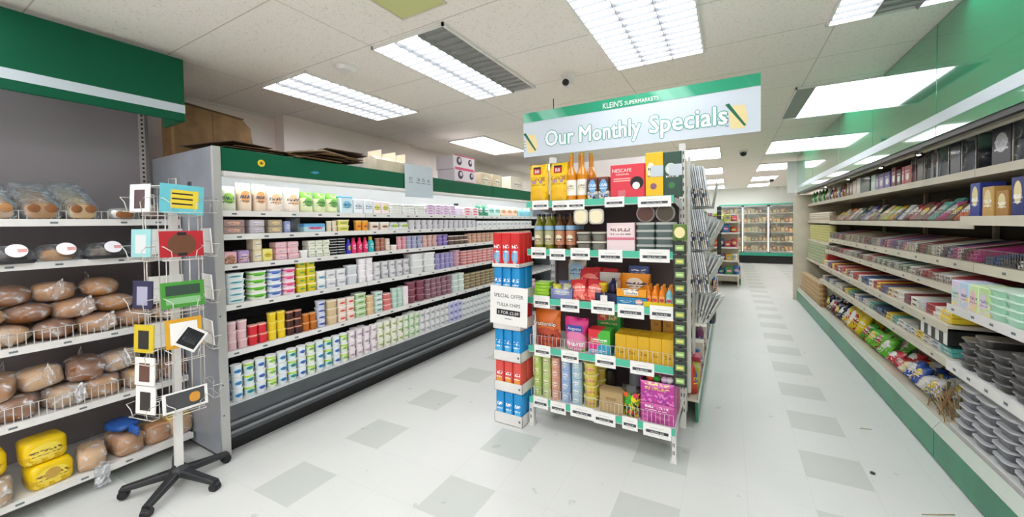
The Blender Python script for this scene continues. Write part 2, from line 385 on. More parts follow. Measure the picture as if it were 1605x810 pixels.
for i, y in enumerate(_rows):
    light(-.72, y, (1, 1, 1), False, f'{_rw[i]} ceiling light beyond the banner, over the middle shelving')
    light(.55, y, (1, 1, 1), False, f'{_rw[i]} ceiling light beyond the banner, over the aisle')
    light(-3.42, y, (1, 1, 1), False, f'{_rw[i]} ceiling light beyond the banner, over the chiller side')
for i, y in enumerate((-.9, -3.0)):
    for j, x in enumerate((-3.37, -2.045, -.745, .51)): light(x, y, (1, 1, 1), False, f'ceiling light behind the viewer, {["first", "second"][i]} row, {nth(j+1)} from the left wall')
# dome camera, smoke detector, dome covers, hatch
def dome(r, m1, m2):
    mb = MB(); mb.lathe([(r, -.001), (r*1.02, -.02), (r*.85, -.03)], m1, n=20); mb.part('dome'); mb.lathe([(r*.8, -.028), (r*.78, -.05), (r*.6, -.085), (r*.3, -.1), (0, -.103)], m2, n=20); return mb
mb = dome(.055, M_white, M_white); mb.part('lens'); mb.lathe([(.026, 0), (.026, .02), (.012, .024)], M_black, TR(0, -.04, -.07, rx=RD(100)))
Kit('security_camera', 'camera', mb).put(-1.12, 2.93, CZ, 'white ball security camera on the ceiling above the banner')
kd = Kit('dome_camera', 'camera', dome(.07, M_white, mat('smoked_dome', '#191a17', .1)))
kd.put(.21, 7.6, CZ, 'dark dome camera on the ceiling halfway down the aisle')
kd.put(1.06, 13.2, CZ, 'dark dome camera on the ceiling near the far freezer')
Kit('smoke_detector', 'smoke detector', MB().lathe([(.075, -.001), (.075, -.02), (.055, -.04), (.03, -.045), (0, -.046)], M_white, n=20)).put(-2.45, 1.89, CZ, 'round white smoke detector between two louvred lights')
mb = MB(); mb.box(-.15, .15, -.3, .3, -.008, -.001, mat('yellowed_panel', '#c9cf8c', .5)); mb.part('frame'); 
for a in ((-.16, .16, -.31, -.3), (-.16, .16, .3, .31), (-.16, -.15, -.3, .3), (.15, .16, -.3, .3)): mb.box(*a, -.012, -.001, M_cream)
Kit('ceiling_panel', 'panel', mb).put(-1.46, 1.33, CZ, 'yellow-green square ceiling panel at the top edge of the picture')

# ------------------------------------------------------------------ left: bread shelving
def guard(mb, x0, x1, y, z0, z1, m=M_wire, step=.028, r=.0016):
    """wire front guard along x at depth y"""
    mb.tube([(x0, y, z1), (x1, y, z1)], r*1.3, m, 4); mb.tube([(x0, y, z0), (x1, y, z0)], r*1.3, m, 4)
    n = max(2, int((x1-x0)/step))
    for i in range(n+1): x = x0+(x1-x0)*i/n; mb.box(x-r, x+r, y-r, y+r, z0, z1, m)
def ticket(mb, x0, x1, y, z0, z1, m, n=0, rnd=None):
    mb.part('ticket_strip'); mb.box(x0, x1, y-.004, y, z0, z1, m)
    for i in range(n):
        x = x0 + (x1-x0)*(i+.3+.4*rnd.random())/n; mb.box(x, x+.03, y-.0052, y-.004, z0+(z1-z0)*.35, z0+(z1-z0)*.6, M_grey)
# local frame: x along the run (0..L), front faces -y, shelves go back to y = +D.  Left-hand units are turned to face +x.
M_backp = mat('grey_back_panel', '#8f8a8e', .5, var=.1, vscale=2)
mb = MB(); L = 1.95; rnd = random.Random(3)
mb.part('back_panel'); mb.box(0, L, .50, .52, .05, 2.62, M_backp)
for x in (.015, .98, L-.04):
    mb.part('upright'); mb.box(x-.015, x+.015, .48, .505, 0, 2.6, mat('upright_grey', '#b9b3b0', .4))
    for k in range(28): mb.box(x-.006, x+.006, .478, .4795, 1.68+k*.032, 1.694+k*.032, M_black)
BS = [(1.585, .02, .50), (1.35, .02, .5), (.905, .0, .5), (.512, -.02, .5), (.12, -.06, .5)]
for i, (z, yf, yb) in enumerate(BS):
    mb.part('shelf'); mb.rb(.005, L-.005, yf, yb-.002, z-.02, z, M_white, .004)
    ticket(mb, .005, L-.005, yf, z-.036, z+.004, M_white, 9, rnd); mb.secs[-1]['sub'] = True
    if i in (0, 2, 3): mb.part('wire_guard', True); guard(mb, .01, L-.01, yf+.012, z+.002, z+[.05, 0, .075, .085][i])
mb.part('plinth'); mb.box(.005, L-.005, .12, .5, 0, .084, M_dark)
mb.part('side_panel'); mb.box(L-.004, L+.01, .06, .52, .03, 1.62, mat('side_grey', '#77757a', .5))
shelfunit = Kit('bread_shelving_unit', 'shelving', mb)
BX, BY = -3.28, -.765     # front plane x, near end y
shelfunit.put(BX, BY, 0, 'tall white shelving unit with wire guards full of bread and cakes', rz=pi/2)
mb = MB(); mb.part('panel'); mb.rb(0, 2.0, 0, .02, 2.245, 2.66, mat('dark_green_panel', '#00573a', .45, spec=.25, var=.1, vscale=2)); mb.part('stripe'); mb.box(0, 2.0, -.002, 0, 2.30, 2.355, M_silver)
mb.part('return_panel'); mb.box(1.98, 2.0, .0201, .3, 2.245, 2.66, mat('dark_green_panel2', '#006a47', .32))
Kit('green_fascia_board', 'fascia', mb).put(-3.2, -.80, 0, 'dark green fascia board with pale stripe above the bread shelves', rz=pi/2)

# ------------------------------------------------------------------ right: long shelving
mb = MB(); mb.part('back_panel'); rnd = random.Random(5)
RX = 1.12  # kick plane
# local x along the run from the FAR end (0) to the near end; faces -y after turning by -90 deg
YF, YM, YN, YE = 8.95, 7.2, 3.36, 1.3
def rl(y): return YF-y          # world y -> local x
mb.box(0, rl(YE), .78, .80, .05, 2.5, mat('shaded_beige_panel', '#4a463c', .6))  # panel coloured darker to deepen the shade inside the shelves
for y in (YM, YM-1.28, YM-2.56, YN, YN-1.0):
    mb.part('upright'); mb.box(rl(y)-.015, rl(y)+.015, .75, .78, 0, 2.05, M_cream)
mb.part('kickplate'); mb.box(0, rl(YN)-.003, 0, .02, .012, .19, M_kick); mb.part('kickplate'); mb.box(rl(YN)+.003, rl(YE), 0, .02, .012, .19, M_kick)
mb.part('toe_strip'); mb.box(0, rl(YE), .02, .03, 0, .19, M_black)
for a, b in ((0, rl(YM)), (rl(YM), rl(YN)), (rl(YN), rl(YE))):
    mb.part('base_shelf'); mb.box(a+.003, b-.003, .0, .75, .19, .205, M_cream)
    mb.part('ticket_strip'); mb.extr([(-.006, .192), (0, .192), (.035, .25), (.03, .252)], 'x', a+.004, b-.004, mat('clear_strip', '#c9d3c8', .2)); 
    for k in range(int((b-a)/.2)): x = a+.1+k*.2+rnd.uniform(-.04, .04); mb.extr([(.009, .215), (.011, .214), (.021, .232), (.019, .233)], 'x', x, x+.06, M_grey)
def rshelf(y0, y1, xf, z, th=.045, basket=0., m=M_cream, tk=0):
    a, b = rl(y0), rl(y1); yf = xf-RX
    mb.part('shelf'); mb.rb(a+.004, b-.004, yf, .75, z-.02, z, m, .004)
    ticket(mb, a+.004, b-.004, yf, z-th, z+.003, m, tk, rnd); mb.secs[-1]['sub'] = True
    if basket:
        mb.part('wire_guard', True); n = max(1, round((b-a)/.62))
        for k in range(n): xa, xb = a+(b-a)*k/n+.01, a+(b-a)*(k+1)/n-.01; guard(mb, xa, xb, yf+.01, z+.004, z+basket, M_chrome, .021, .0009); mb.tube([(xa, yf+.01, z+basket), (xa, yf+.4, z+.03)], .002, M_wire, 4)
SH = dict(A=1.80, B=1.49, Cc=1.24, D=1.075, E=.85, F=.64)
rshelf(YM, YN, 1.28, SH['A']); rshelf(YM, YN, 1.28, SH['B'], basket=.075); rshelf(YM, YN, 1.28, SH['Cc'], .055, basket=.085, tk=12)
rshelf(YM, YN, 1.24, SH['D'], basket=.06, tk=10); rshelf(YM, YN, 1.175, SH['E'], .05, tk=8); rshelf(YM, YN, 1.175, SH['F'], .05, tk=6)
rshelf(YF, YM, 1.28, 1.80); rshelf(YF, YM, 1.28, 1.50); rshelf(YF, YM, 1.28, 1.17); rshelf(YF, YM, 1.26, .82)
rshelf(YN, YE, 1.28, 1.80); rshelf(YN, YE, 1.22, 1.52, .05); rshelf(YN, YE, 1.28, 1.24, .055, basket=.085, tk=5); rshelf(YN, YE, 1.17, .99, .048, m=M_white, tk=12); rshelf(YN, YE, 1.17, .64, .055, m=M_white, tk=12)
mb.part('end_panel'); mb.box(-.03, 0, -.06, .8, 0, 1.98, M_cream)
mb.part('soffit'); mb.box(0, rl(YE), .08, .78, 2.06, 2.075, M_cream); mb.part('soffit_rail'); mb.box(0, rl(YE), .075, .12, 1.99, 2.059, M_cream)
rshelving = Kit('grocery_shelving_unit', 'shelving', mb)
rshelving.put(RX, YF, 0, 'long cream shelving run with green kickplate along the aisle', rz=-pi/2)
mb = MB()
ys = [8.95, 7.35, 5.75, 4.55, 3.35, 2.15, 1.2]
for a, b in zip(ys, ys[1:]): mb.part('panel'); mb.rb(8.95-a+.003, 8.95-b-.003, 0, .02, 2.015, 2.695, M_greenr, .002)
mb.part('stripe'); mb.box(.01, 7.74, -.002, 0, 2.085, 2.15, M_silver)
mb.part('lower_rail'); mb.box(0, 7.75, .01, .04, 1.985, 2.015, M_black)
mb.part('end_return'); mb.box(-.045, -.033, -.14, .02, 2.02, 2.62, M_white); mb.box(-.0331, 0, 0, .02, 2.02, 2.62, M_white)
Kit('green_fascia_board', 'fascia', mb).put(1.105, 8.95, 0, 'glossy green fascia with pale stripe above the aisle shelving', rz=-pi/2)
for i, y in enumerate((3.9, 4.7, 5.8, 7.0)):
    Kit('spot_lamp', 'lamp', MB().lathe([(.022, 0), (.022, -.01), (.014, -.014)], M_chrome, n=10).part('bulb').lathe([(.013, -.0141), (.006, -.018)], mat('bulb_lit', '#ffffff', .4, emit=30), n=8)).put(1.2, y, 1.988, f'small spotlight under the green fascia, {nth(i+1)} from the near end', 'spotlights under the fascia')

# ------------------------------------------------------------------ chiller
CX = -2.87; CY0, CY1 = 1.20, 7.2; CL = CY1-CY0
mb = MB(); M_in = mat('chiller_liner', '#dfe1e2', .45); M_inb = mat('chiller_liner_shaded', '#2c2a2b', .5, var=.2)
mb.part('end_panel'); mb.rb(0, .05, 0, .92, .03, 2.05, M_panelgrey, .006)
mb.part('edge_trim', True); mb.rb(-.001, .051, -.012, .0, .03, 2.05, mat('trim_alu', '#b5b6b3', .35, .2), .003)
for z in (.3, .5, .95, 1.7): mb.part('screw', True); mb.box(.01, .018, -.0135, -.012, z, z+.008, M_dark)
mb.part('vent_plate', True); mb.box(-.004, 0, .28, .33, 1.78, 1.84, M_slate)
mb.part('end_panel'); mb.rb(CL-.05, CL, 0, .92, .03, 2.05, M_panelgrey, .006)
mb.part('canopy'); mb.box(.05, CL-.05, .03, .9, 1.98, 2.05, M_dark)
for a, b in ((.052, 1.66), (1.66, 3.35), (3.35, 5.0), (5.0, CL-.05)): mb.part('canopy_panel'); mb.rb(a+.002, b-.002, -.005, .03, 1.90, 2.05, mat('dark_green_canopy', '#005c3c', .5, spec=.2), .003)
mb.part('canopy_rail'); mb.rb(.052, CL-.05, -.012, .05, 1.862, 1.898, M_white, .01)
mb.part('canopy_lamp'); mb.tube([(.07, .1, 1.925), (CL-.08, .1, 1.925)], .014, mat('canopy_tube', '#ffffff', .5, emit=CHILL), 8)
mb.part('back_panel'); mb.box(.05, CL-.05, .66, .68, .3, 1.62, M_inb); mb.part('back_panel'); mb.box(.05, CL-.05, .66, .68, 1.62, 1.98, M_in)  # lower back coloured dark for the shade under the shelves
for k in range(26):
    z = .42+k*.045
mb.part('back_grille'); 
for k in range(26): z = .42+k*.045; mb.box(.05, CL-.05, .655, .66, z, z+.018, M_dark)
CS = [(1.64, .09), (1.48, .09), (1.275, .09), (1.0, .09), (.68, .09)]
for z, yf in CS:
    for a, b in ((.053, 1.25), (1.25, 2.5), (2.5, 3.75), (3.75, 5.0), (5.0, CL-.053)):
        mb.part('shelf'); mb.box(a+.002, b-.002, yf, .64, z-.012, z, M_in)
        mb.part('ticket_strip', True); mb.box(a+.003, b-.003, yf-.008, yf, z-.038, z+.002, M_white)
        for k in range(int((b-a)/.2)): x = a+.06+.2*k+rnd.uniform(0, .08); mb.box(x, x+.03, yf-.0092, yf-.008, z-.026, z-.014, M_grey)
mb.part('well'); mb.box(.053, CL-.053, .0, .64, .30, .345, M_in)
mb.part('wire_guard'); guard(mb, .06, CL-.06, .012, .345, .375, M_wire, .022, .0012)
mb.part('front_panel'); mb.extr([(0, .335), (.0, .30), (.02, .12), (.1, .12), (.1, .335)], 'x', .05, CL-.05, M_slate)
for z, yy in ((.225, -.004), (.165, .0)): mb.part('bumper'); mb.tube([(.05, yy, z), (CL-.05, yy, z)], .013, mat('bumper_grey', '#74787c', .3, .2), 8)
mb.part('top_edge'); mb.box(.05, CL-.05, -.004, .0, .30, .345, M_slate)
mb.part('plinth'); mb.box(.02, CL-.02, .1, .85, 0, .12, M_black)
Kit('display_chiller', 'chiller', mb).put(CX, CY0, 0, 'long open display chiller with green canopy full of dairy pots', rz=pi/2)

# ------------------------------------------------------------------ far freezer
FX = -.33; FY = 16.0; mb = MB(); dw = .76
mb.part('cabinet'); mb.box(0, 3*dw, .06, .58, 1.98, 2.09, M_white); mb.box(0, 3*dw, .54, .58, .3, 1.98, M_cream); mb.box(-.03, 0, .0, .58, 0, 2.09, M_white); mb.box(3*dw, 3*dw+.03, 0, .58, 0, 2.09, M_black); mb.box(0, 3*dw, .06, .54, .3, .36, M_cream)
mb.part('header_strip'); mb.box(0, 3*dw, 0, .06, 2.05, 2.09, M_teal)
mb.part('kickplate'); mb.box(0, 3*dw, .02, .06, .02, .27, M_black); mb.part('green_bumper'); mb.box(0, 3*dw, -.02, .06, .27, .37, mat('bumper_teal', '#38a98a', .4))
M_gl = film('freezer_glass', '#f3f8f6', .1, .05)
for k in range(5): mb.part('shelf'); mb.box(.01, 3*dw-.01, .1, .53, .42+k*.33, .44+k*.33, M_white)
for k in range(4): mb.part('lamp_tube'); mb.box(k*dw-.012 if k else .012, k*dw+.012 if k < 3 else k*dw-.012, .07, .09, .4, 1.96, mat('freezer_lamp', '#fff6e6', .5, emit=5))
for k in range(3):
    a, b = k*dw+.006, (k+1)*dw-.006
    mb.part('door'); mb.box(a, a+.035, 0, .04, .38, 2.04, M_alu); mb.box(b-.035, b, 0, .04, .38, 2.04, M_alu); mb.box(a, b, 0, .04, 2.0, 2.04, M_alu); mb.box(a, b, 0, .04, .38, .42, M_alu)
    mb.part('glass_pane', True); mb.box(a+.035, b-.035, .015, .02, .42, 2.0, M_gl)
    mb.part('handle', True); hx = a+.06 if k == 2 else b-.06; mb.tube([(hx, -.03, .9), (hx, -.03, 1.5)], .012, M_black, 6)
Kit('upright_freezer', 'freezer', mb).put(FX, FY, 0, 'glass-door upright freezer against the far wall at the aisle end')
# ------------------------------------------------------------------ end-of-aisle display unit
EX0, EX1, EY, ED = -1.315, -.295, 2.56, .50   # front plane EY
W = EX1-EX0; mb = MB(); M_endback = mat('brown_grey_back', '#5d5152', .6)
EZ = [1.675, 1.325, .965, .60, .21]
mb.part('back_panel'); mb.box(0, W, ED, ED+.015, .1, 1.70, M_endback); mb.part('back_panel'); mb.box(0, W, ED, ED+.015, 1.70, 2.02, M_white)
for x in (.0, W):
    mb.part('upright'); mb.box(x-.02, x+.02, ED-.03, ED+.03, 0, 2.08, M_white)
    for k in range(34): mb.box(x-.012, x-.006, ED-.0312, ED-.03, .12+k*.057, .145+k*.057, M_black); mb.box(x+.006, x+.012, ED-.0312, ED-.03, .12+k*.057, .145+k*.057, M_black)
    mb.part('leg'); mb.box(x-.018 if x else -.005, x+.005 if x else .03, .0, .03, .0, .17, M_white); mb.box(x-.03 if x else -.01, x+.01 if x else .035, -.01, .04, 0, .012, M_white)
    for k in range(2):
        for q in (.006, .014): mb.box((x-.018 if x else 0)+q-.002, (x-.018 if x else 0)+q+.002, -.001, 0, .05+k*.05, .075+k*.05, M_black)
    mb.part('foot_beam'); mb.box(x-.015 if x else 0, x if x else .015, .03, ED, .13, .17, M_white)
rnd = random.Random(11)
for i, z in enumerate(EZ):
    mb.part('shelf'); mb.rb(.004, W-.004, .0, ED-.002, z-.025, z, M_white, .004)
    mb.part('ticket_strip', True); mb.box(.0, W, -.008, -.0, z-.036, z+.008, M_teal); mb.box(.0, W, -.0085, -.0, z-.04, z-.036, M_white)
    mb.part('bracket'); mb.extr([(0.01, z-.025), (ED-.02, z-.025), (ED-.02, z-.075), (.05, z-.04)], 'x', 0, .003, M_white); mb.extr([(0.01, z-.025), (ED-.02, z-.025), (ED-.02, z-.075), (.05, z-.04)], 'x', W-.003, W, M_white)
    if i >= 3: mb.part('wire_guard'); guard(mb, .01, W-.01, .008, z+.003, z+.085, M_wire, .026 if i == 4 else .03, .0012)
Kit('endcap_display_unit', 'display shelving', mb).put(EX0, EY, 0, 'white five-shelf display unit at the end of the middle shelving')
# price cards on the strips: (x centre, width, shelf, lines)
def card_kit(w, h, body, bar=True, two=False):
    mb = MB(); mb.box(-w/2, w/2, -.0012, 0, -h/2, h/2, M_paper); mb.part('lettering'); s = h*.16
    ws = [(-w*.25, w*.42), (w*.25, w*.42)] if two else [(0, w*.8)]
    for cx, ww in ws:
        if bar: mb.box(cx-ww/2, cx+ww/2, -.0018, -.0012, -h*.2, h*.02, mat('price_bar', '#3c4448', .5)); mb.text(body, s, M_paper, TR(cx, -.0018, -h*.155), w=ww*.6)
        for q in (.2, -.32): mb.box(cx-ww*.3, cx+ww*.3, -.0016, -.0012, h*q, h*(q+.03), mat('type_grey', '#b9bfc2', .6))
    return Kit('price_card', 'price card', mb)
cards = [(0, [(-1.20, .13), (-.985, .24, 2), (-.66, .13), (-.41, .2)]), (1, [(-1.22, .12), (-1.07, .12), (-.90, .14), (-.69, .16), (-.41, .18)]),
         (2, [(-1.20, .13), (-.98, .14), (-.745, .16), (-.56, .17), (-.37, .14)]), (3, [(-1.20, .13), (-.985, .13), (-.73, .14), (-.49, .15)]), (4, [(-1.22, .12), (-1.08, .12), (-.90, .17), (-.74, .15), (-.57, .10), (-.40, .17)])]
sn = ['top', 'second', 'middle', 'fourth', 'bottom']
hh = [.068, .082, .09, .085, .085]
for i, row in cards:
    for j, c in enumerate(row):
        card_kit(c[1], hh[i], 'Any 2 for 3.00' if len(c) < 3 else 'Only 1.99', True, len(c) > 2).put(c[0], EY-.0105, EZ[i]-.02-(.008 if j % 2 else 0), f'white price card with dark bar, {nth(j+1)} from the tower on the {sn[i]} display shelf', 'price cards on the end display')

# banner above
def printed_green():
    m = bpy.data.materials.new('banner_green_streaks'); m.use_nodes = True; nt = m.node_tree; b = nt.nodes['Principled BSDF']; b.inputs['Roughness'].default_value = .4
    tc = nt.nodes.new('ShaderNodeTexCoord'); mp = nt.nodes.new('ShaderNodeMapping'); mp.inputs['Rotation'].default_value = (0, RD(35), 0); nt.links.new(tc.outputs['Object'], mp.inputs[0])
    n = nt.nodes.new('ShaderNodeTexNoise'); n.noise_dimensions = '1D'; n.inputs['Scale'].default_value = 4.5; n.inputs['Detail'].default_value = 1
    sp = nt.nodes.new('ShaderNodeSeparateXYZ'); nt.links.new(mp.outputs[0], sp.inputs[0]); nt.links.new(sp.outputs[0], n.inputs['W'])
    mr = nt.nodes.new('ShaderNodeMapRange'); mr.inputs[1].default_value = .5; mr.inputs[2].default_value = .6; nt.links.new(n.outputs['Fac'], mr.inputs[0])
    nt.links.new(mixc(nt, mth(nt, 'MULTIPLY', mr.outputs[0], .6), C('#1c9a72'), C('#a5e0cb')), b.inputs['Base Color']); return m
BW, BH = 1.50, .325; mb = MB(); mb.part('sheet'); mb.box(0, BW, 0, .006, 0, BH, mat('banner_sheet', '#cdd8e2', .4))
M_bt = mat('banner_teal_outline', '#58aa9d', .5)
mb.part('header_band'); mb.box(0, BW, -.0015, 0, BH*.785, BH, printed_green())
mb.part('lettering'); mb.text('KLEIN\'S', .052, M_paper, TR(.67, -.0015, BH*.82), w=.13); mb.text('SUPERMARKETS', .036, M_paper, TR(.855, -.0015, BH*.825), w=.21)
for tx, bx, wd in (('Our', .285, .215), ('Monthly', .64, .41), ('Specials', 1.12, .43)):
    mb.part('lettering')
    for q in range(8): mb.text(tx, .155, M_bt, TR(bx+.0085*cos(q*pi/4), -.0002-.00015*q, .065+.0085*sin(q*pi/4)), w=wd, ex=.0001)
    for q in range(4): mb.text(tx, .155, mat('banner_letter_white', '#eef3f6', .4), TR(bx+.0035*cos(q*pi/2+.7), -.0016-.00012*q, .065+.0035*sin(q*pi/2+.7)), w=wd, ex=.0001)
for lx in (.0, BW-.175):
    mb.part('logo'); mb.extr([(lx+.03, .03), (lx+.10, .03), (lx+.115, .07), (lx+.10, .16), (lx+.04, .165), (lx+.02, .12)], 'y', -.001, 0, mat('logo_cream', '#ead9a0', .5))
    mb.extr([(lx, .175), (lx+.02, .18), (lx+.105, .045), (lx+.095, .04)], 'y', -.002, -.001, M_green)
    for q in range(4): mb.box(lx+.0, lx+.018, -.002, -.001, .05+q*.022, .053+q*.022, M_ink)
mb.part('hanger'); mb.box(.24, .245, .006, .009, BH, .40, M_black)
Kit('hanging_banner', 'banner', mb).put(EX0-.03, EY+.02, 2.018, 'wide white banner with a green band reading Our Monthly Specials')

# ------------------------------------------------------------------ product kits for the display
def bag_kit(name, w, d, h, m, seed=0, extra=None, cat='bag'):
    mb = MB(); mb.pillow(w, d, h, m, seed=seed); 
    if extra: extra(mb)
    return Kit(name, cat, mb)
def carton(name, w, d, h, m, extra=None, cat='box', lid=None):
    mb = MB(); mb.rb(-w/2, w/2, 0, d, 0, h, m, .0025)
    if lid: mb.part('lid'); mb.rb(-w/2, w/2, 0, d, h+.0005, h+.006, lid, .002)
    if extra: extra(mb)
    return Kit(name, cat, mb)
def bottle_kit(name, r, h, glass, cap, label=None, neck=.35, cat='bottle', l2=None):
    mb = MB(); b = h*(1-neck)
    mb.lathe([(r*.9, 0), (r, .006), (r, b*.93), (r*.8, b*1.04), (r*.38, b*1.22), (r*.36, h*.93)], glass, n=14)
    mb.part('cap'); mb.lathe([(r*.42, h*.93), (r*.44, h*.935), (r*.42, h)], cap, n=12)
    if label: mb.part('label'); mb.lathe([(r*1.015, b*.2), (r*1.015, b*.75)], label, n=14)
    if l2: mb.part('label'); mb.lathe([(r*1.02, b*.78), (r*1.02, b*.95)], l2, n=14)
    return Kit(name, cat, mb)
Z = [z+.0012 for z in EZ]; yb = EY+.03
A1 = 'the top display shelf'
# shelf 1
yel = prn('#f2c80c', '#efb81e', '#b07a2a', c=(.5, .25), r=(.3, .12), pic='#e8b42a', pz=.12, ty=.6, seed=1)
def bb(mb): mb.part('logo'); mb.box(-.03, .03, -.038, -.034, .21, .25, mat('logo_red', '#b8242a', .5)); mb.box(-.03, .03, -.0385, -.034, .25, .262, M_ink); mb.text('BB', .035, M_paper, TR(0, -.039, .218)); mb.part('panel'); mb.box(-.04, .04, -.042, -.038, .14, .16, mat('panel_mauve', '#a58cb0', .5))
kb = bag_kit('snack_bag', .155, .085, .285, yel, 3, bb)
kb.put(-1.245, yb+.045, Z[0], 'yellow snack bag nearest the red tower on the top display shelf', 'yellow snack bags')
kb.put(-1.08, yb+.045, Z[0], 'yellow snack bag beside the amber bottles on the top display shelf', 'yellow snack bags')
amber = mat('amber_liquid', '#d98a14', .08, spec=.8); kbt = bottle_kit('drink_bottle', .037, .345, amber, mat('gold_cap', '#c9a24a', .3, .6), prn('#f6f3ea', '#e8e0c8', '#6a5a3a', ty=.6, seed=2), neck=.42)
for i, (x, y) in enumerate(((-.985, .04), (-.905, .04), (-.95, .125), (-.87, .125), (-.98, .21), (-.89, .21))):
    kbt.put(x, yb+y, Z[0], f'amber bottle with white label, {["front", "middle", "rear"][i//2]} pair, {["nearer the yellow bags", "nearer the chocolate packs"][i%2]}', 'amber bottles on the top shelf')
kc = carton('chocolate_pack', .075, .07, .155, prn('#4a2618', '#6fa8d8', '#ffffff', band='#7a3a22', bz=.9, c=(.5, .6), r=(.33, .3), ty=.65, pic='#d8c8b8', pz=.2, seed=4))
kc.put(-.822, yb, Z[0], 'brown and blue chocolate pack next to the amber bottles'); kc.put(-.744, yb, Z[0], 'brown and blue chocolate pack next to the red coffee box')
def nes(mb):
    mb.part('lettering'); mb.text('NESCAFE', .034, M_paper, TR(-.035, -.0012, .175), w=.125); mb.text('ORIGINAL', .016, M_paper, TR(-.03, -.0012, .155), w=.09)
    for q in range(2): mb.box(-.09, .02, -.0015, 0, .128-q*.014, .136-q*.014, mat('coral_type', '#f6b0a8', .5))
    mb.part('picture'); mb.lathe([(.042, 0), (.042, .0015)], M_ink, TR(.062, 0, .10, rx=RD(90))); mb.lathe([(.024, 0), (.024, .003)], M_paper, TR(.058, 0, .082, rx=RD(90))); mb.box(-.06, -.01, -.002, 0, .0, .055, mat('mug_rose', '#d8747a', .5))
carton('coffee_box', .222, .09, .225, mat('coffee_red', '#e0384a', .4), nes).put(-.585, yb, Z[0], 'red coffee box with a black jar pictured on it')
def ring(m2):
    def f(mb): mb.part('panel'); mb.box(-.02, .055, -.0015, 0, .13, .20, M_silver); mb.part('picture'); mb.lathe([(.02, 0), (.02, .0015)], m2, TR(-.005, 0, .07, rx=RD(90)))
    return f
carton('cereal_box', .108, .08, .285, prn('#f0bf0e', '#e8e2d0', '#3a2a1a', c=(.3, .62), r=(.22, .16), ty=.62, pic=None, seed=6), ring(mat('purple_grey', '#8c5a7a', .5))).put(-.415, yb, Z[0], 'tall yellow cereal box between red and dark green boxes')
carton('cereal_box', .105, .08, .28, prn('#24493a', '#c9d8d0', '#e8e8e0', c=(.4, .62), r=(.3, .13), ty=.6, seed=7), ring(mat('green_dk', '#3a7a4a', .5))).put(-.307, yb, Z[0], 'tall dark green box at the outer end of the top display shelf')
# shelf 2
og = mat('olive_oil', '#7a7a0e', .1, spec=.8); ob = mat('brown_oil', '#5c3414', .1, spec=.8)
for gl, xs, nm in ((og, (-1.25, -1.165), 'yellow-green'), (ob, (-1.08, -.995), 'brown')):
    k = bottle_kit('oil_bottle', .036, .265, gl, M_black, prn('#b8b48a' if gl is og else '#c98a6a', '#e8e4c8', '#5a2a2a', ty=.4, seed=8), neck=.3, l2=mat('blue_neck_label', '#8fb8d8', .5))
    for i, x in enumerate(xs):
        for j in range(3): k.put(x, yb+.04+.085*j, Z[1], f'{nm} oil bottle, {["front", "middle", "rear"][j]}, {["nearer", "farther from"][i]} the tower', 'oil bottles')
def cleartub(w, d, h, label=True):
    mb = MB(); mb.loft([(w*.86, d*.86, 0, .02), (w, d, h*.8, .022)], M_clear, TR(0, d/2, 0)); mb.part('contents'); mb.loft([(w*.8, d*.8, .004, .02), (w*.9, d*.9, h*.7, .02)], mat('tub_contents', '#8d8272', .6), TR(0, d/2, 0)); mb.part('lid'); mb.loft([(w*1.03, d*1.03, h*.8, .024), (w*1.03, d*1.03, h*.95, .024), (w*.9, d*.9, h, .02)], mat('tub_lid', '#cfcabb', .25), TR(0, d/2, 0)); return mb
k = Kit('food_tub', 'tub', cleartub(.1, .1, .065))
for i, x in enumerate((-.895, -.785)):
    for j in range(2): k.put(x, yb, Z[1]+.0655*j, f'clear food tub, {["bottom", "middle"][j]} of the stack {["beside the brown bottles", "beside the pink box"][i]}', 'clear food tubs')
    mb = cleartub(.1, .1, .05); mb.part('label'); mb.loft([(.085, .085, .0501, .03), (.085, .085, .0515, .03)], prn('#efe6c2', '#e8d89a' if i == 0 else '#efd0c8', '#5a4a2a', tn=12, seed=i), TR(0, .05, 0))
    Kit('food_tub', 'tub', mb).put(x, yb+.012, Z[1]+.135+.05, f'upended clear tub with round cream label atop the stack {["beside the brown bottles", "beside the pink box"][i]}', 'clear food tubs', rot=(RD(90), 0, 0))
carton('biscuit_box', .185, .1, .19, prn('#efd9dc', '#f0e4e0', '#8a5a6a', c=(.5, .75), r=(.4, .15), ty=.75, seed=9, rough=.4), lambda m: (m.part('stripe'), m.box(-.0925, .0925, -.001, 0, .075, .092, mat('rose_stripe', '#d8788c', .5)))).put(-.632, yb, Z[1], 'pale pink biscuit box with a rose stripe')
k = Kit('deli_tub', 'tub', MB().loft([(.105, .105, 0, .012), (.112, .112, .033, .014)], mat('deli_grey', '#5a6a68', .3), TR(0, .056, 0)).part('lid').loft([(.118, .118, .033, .016), (.118, .118, .047, .016)], mat('deli_lid', '#b6b9b4', .3), TR(0, .056, 0)))
for i, x in enumerate((-.472, -.352)):
    for j in range(4): k.put(x, yb, Z[1]+.0475*j, f'grey deli tub with pale lid, {nth(j+1)} up in the {["inner", "outer"][i]} stack', 'stacked deli tubs')
    mb = MB(); mb.lathe([(.054, 0), (.058, .004), (.058, .02), (.05, .024)], mat('rim_grey', '#8f8a84', .3), n=26); mb.part('label'); mb.lathe([(.049, .0241), (.049, .0256)], prn('#5b322a', '#6e4038', '#f0e8e0', tn=9, seed=i+1) if i == 0 else prn('#4a4232', '#6e6438', '#f0e8e0', tn=9, seed=4), n=26)
    Kit('round_tub', 'tub', mb).put(x, yb+.03, Z[1]+.19+.058, f'round brown-labelled tub standing upright on the {["inner", "outer"][i]} deli stack', rot=(RD(90), 0, 0))
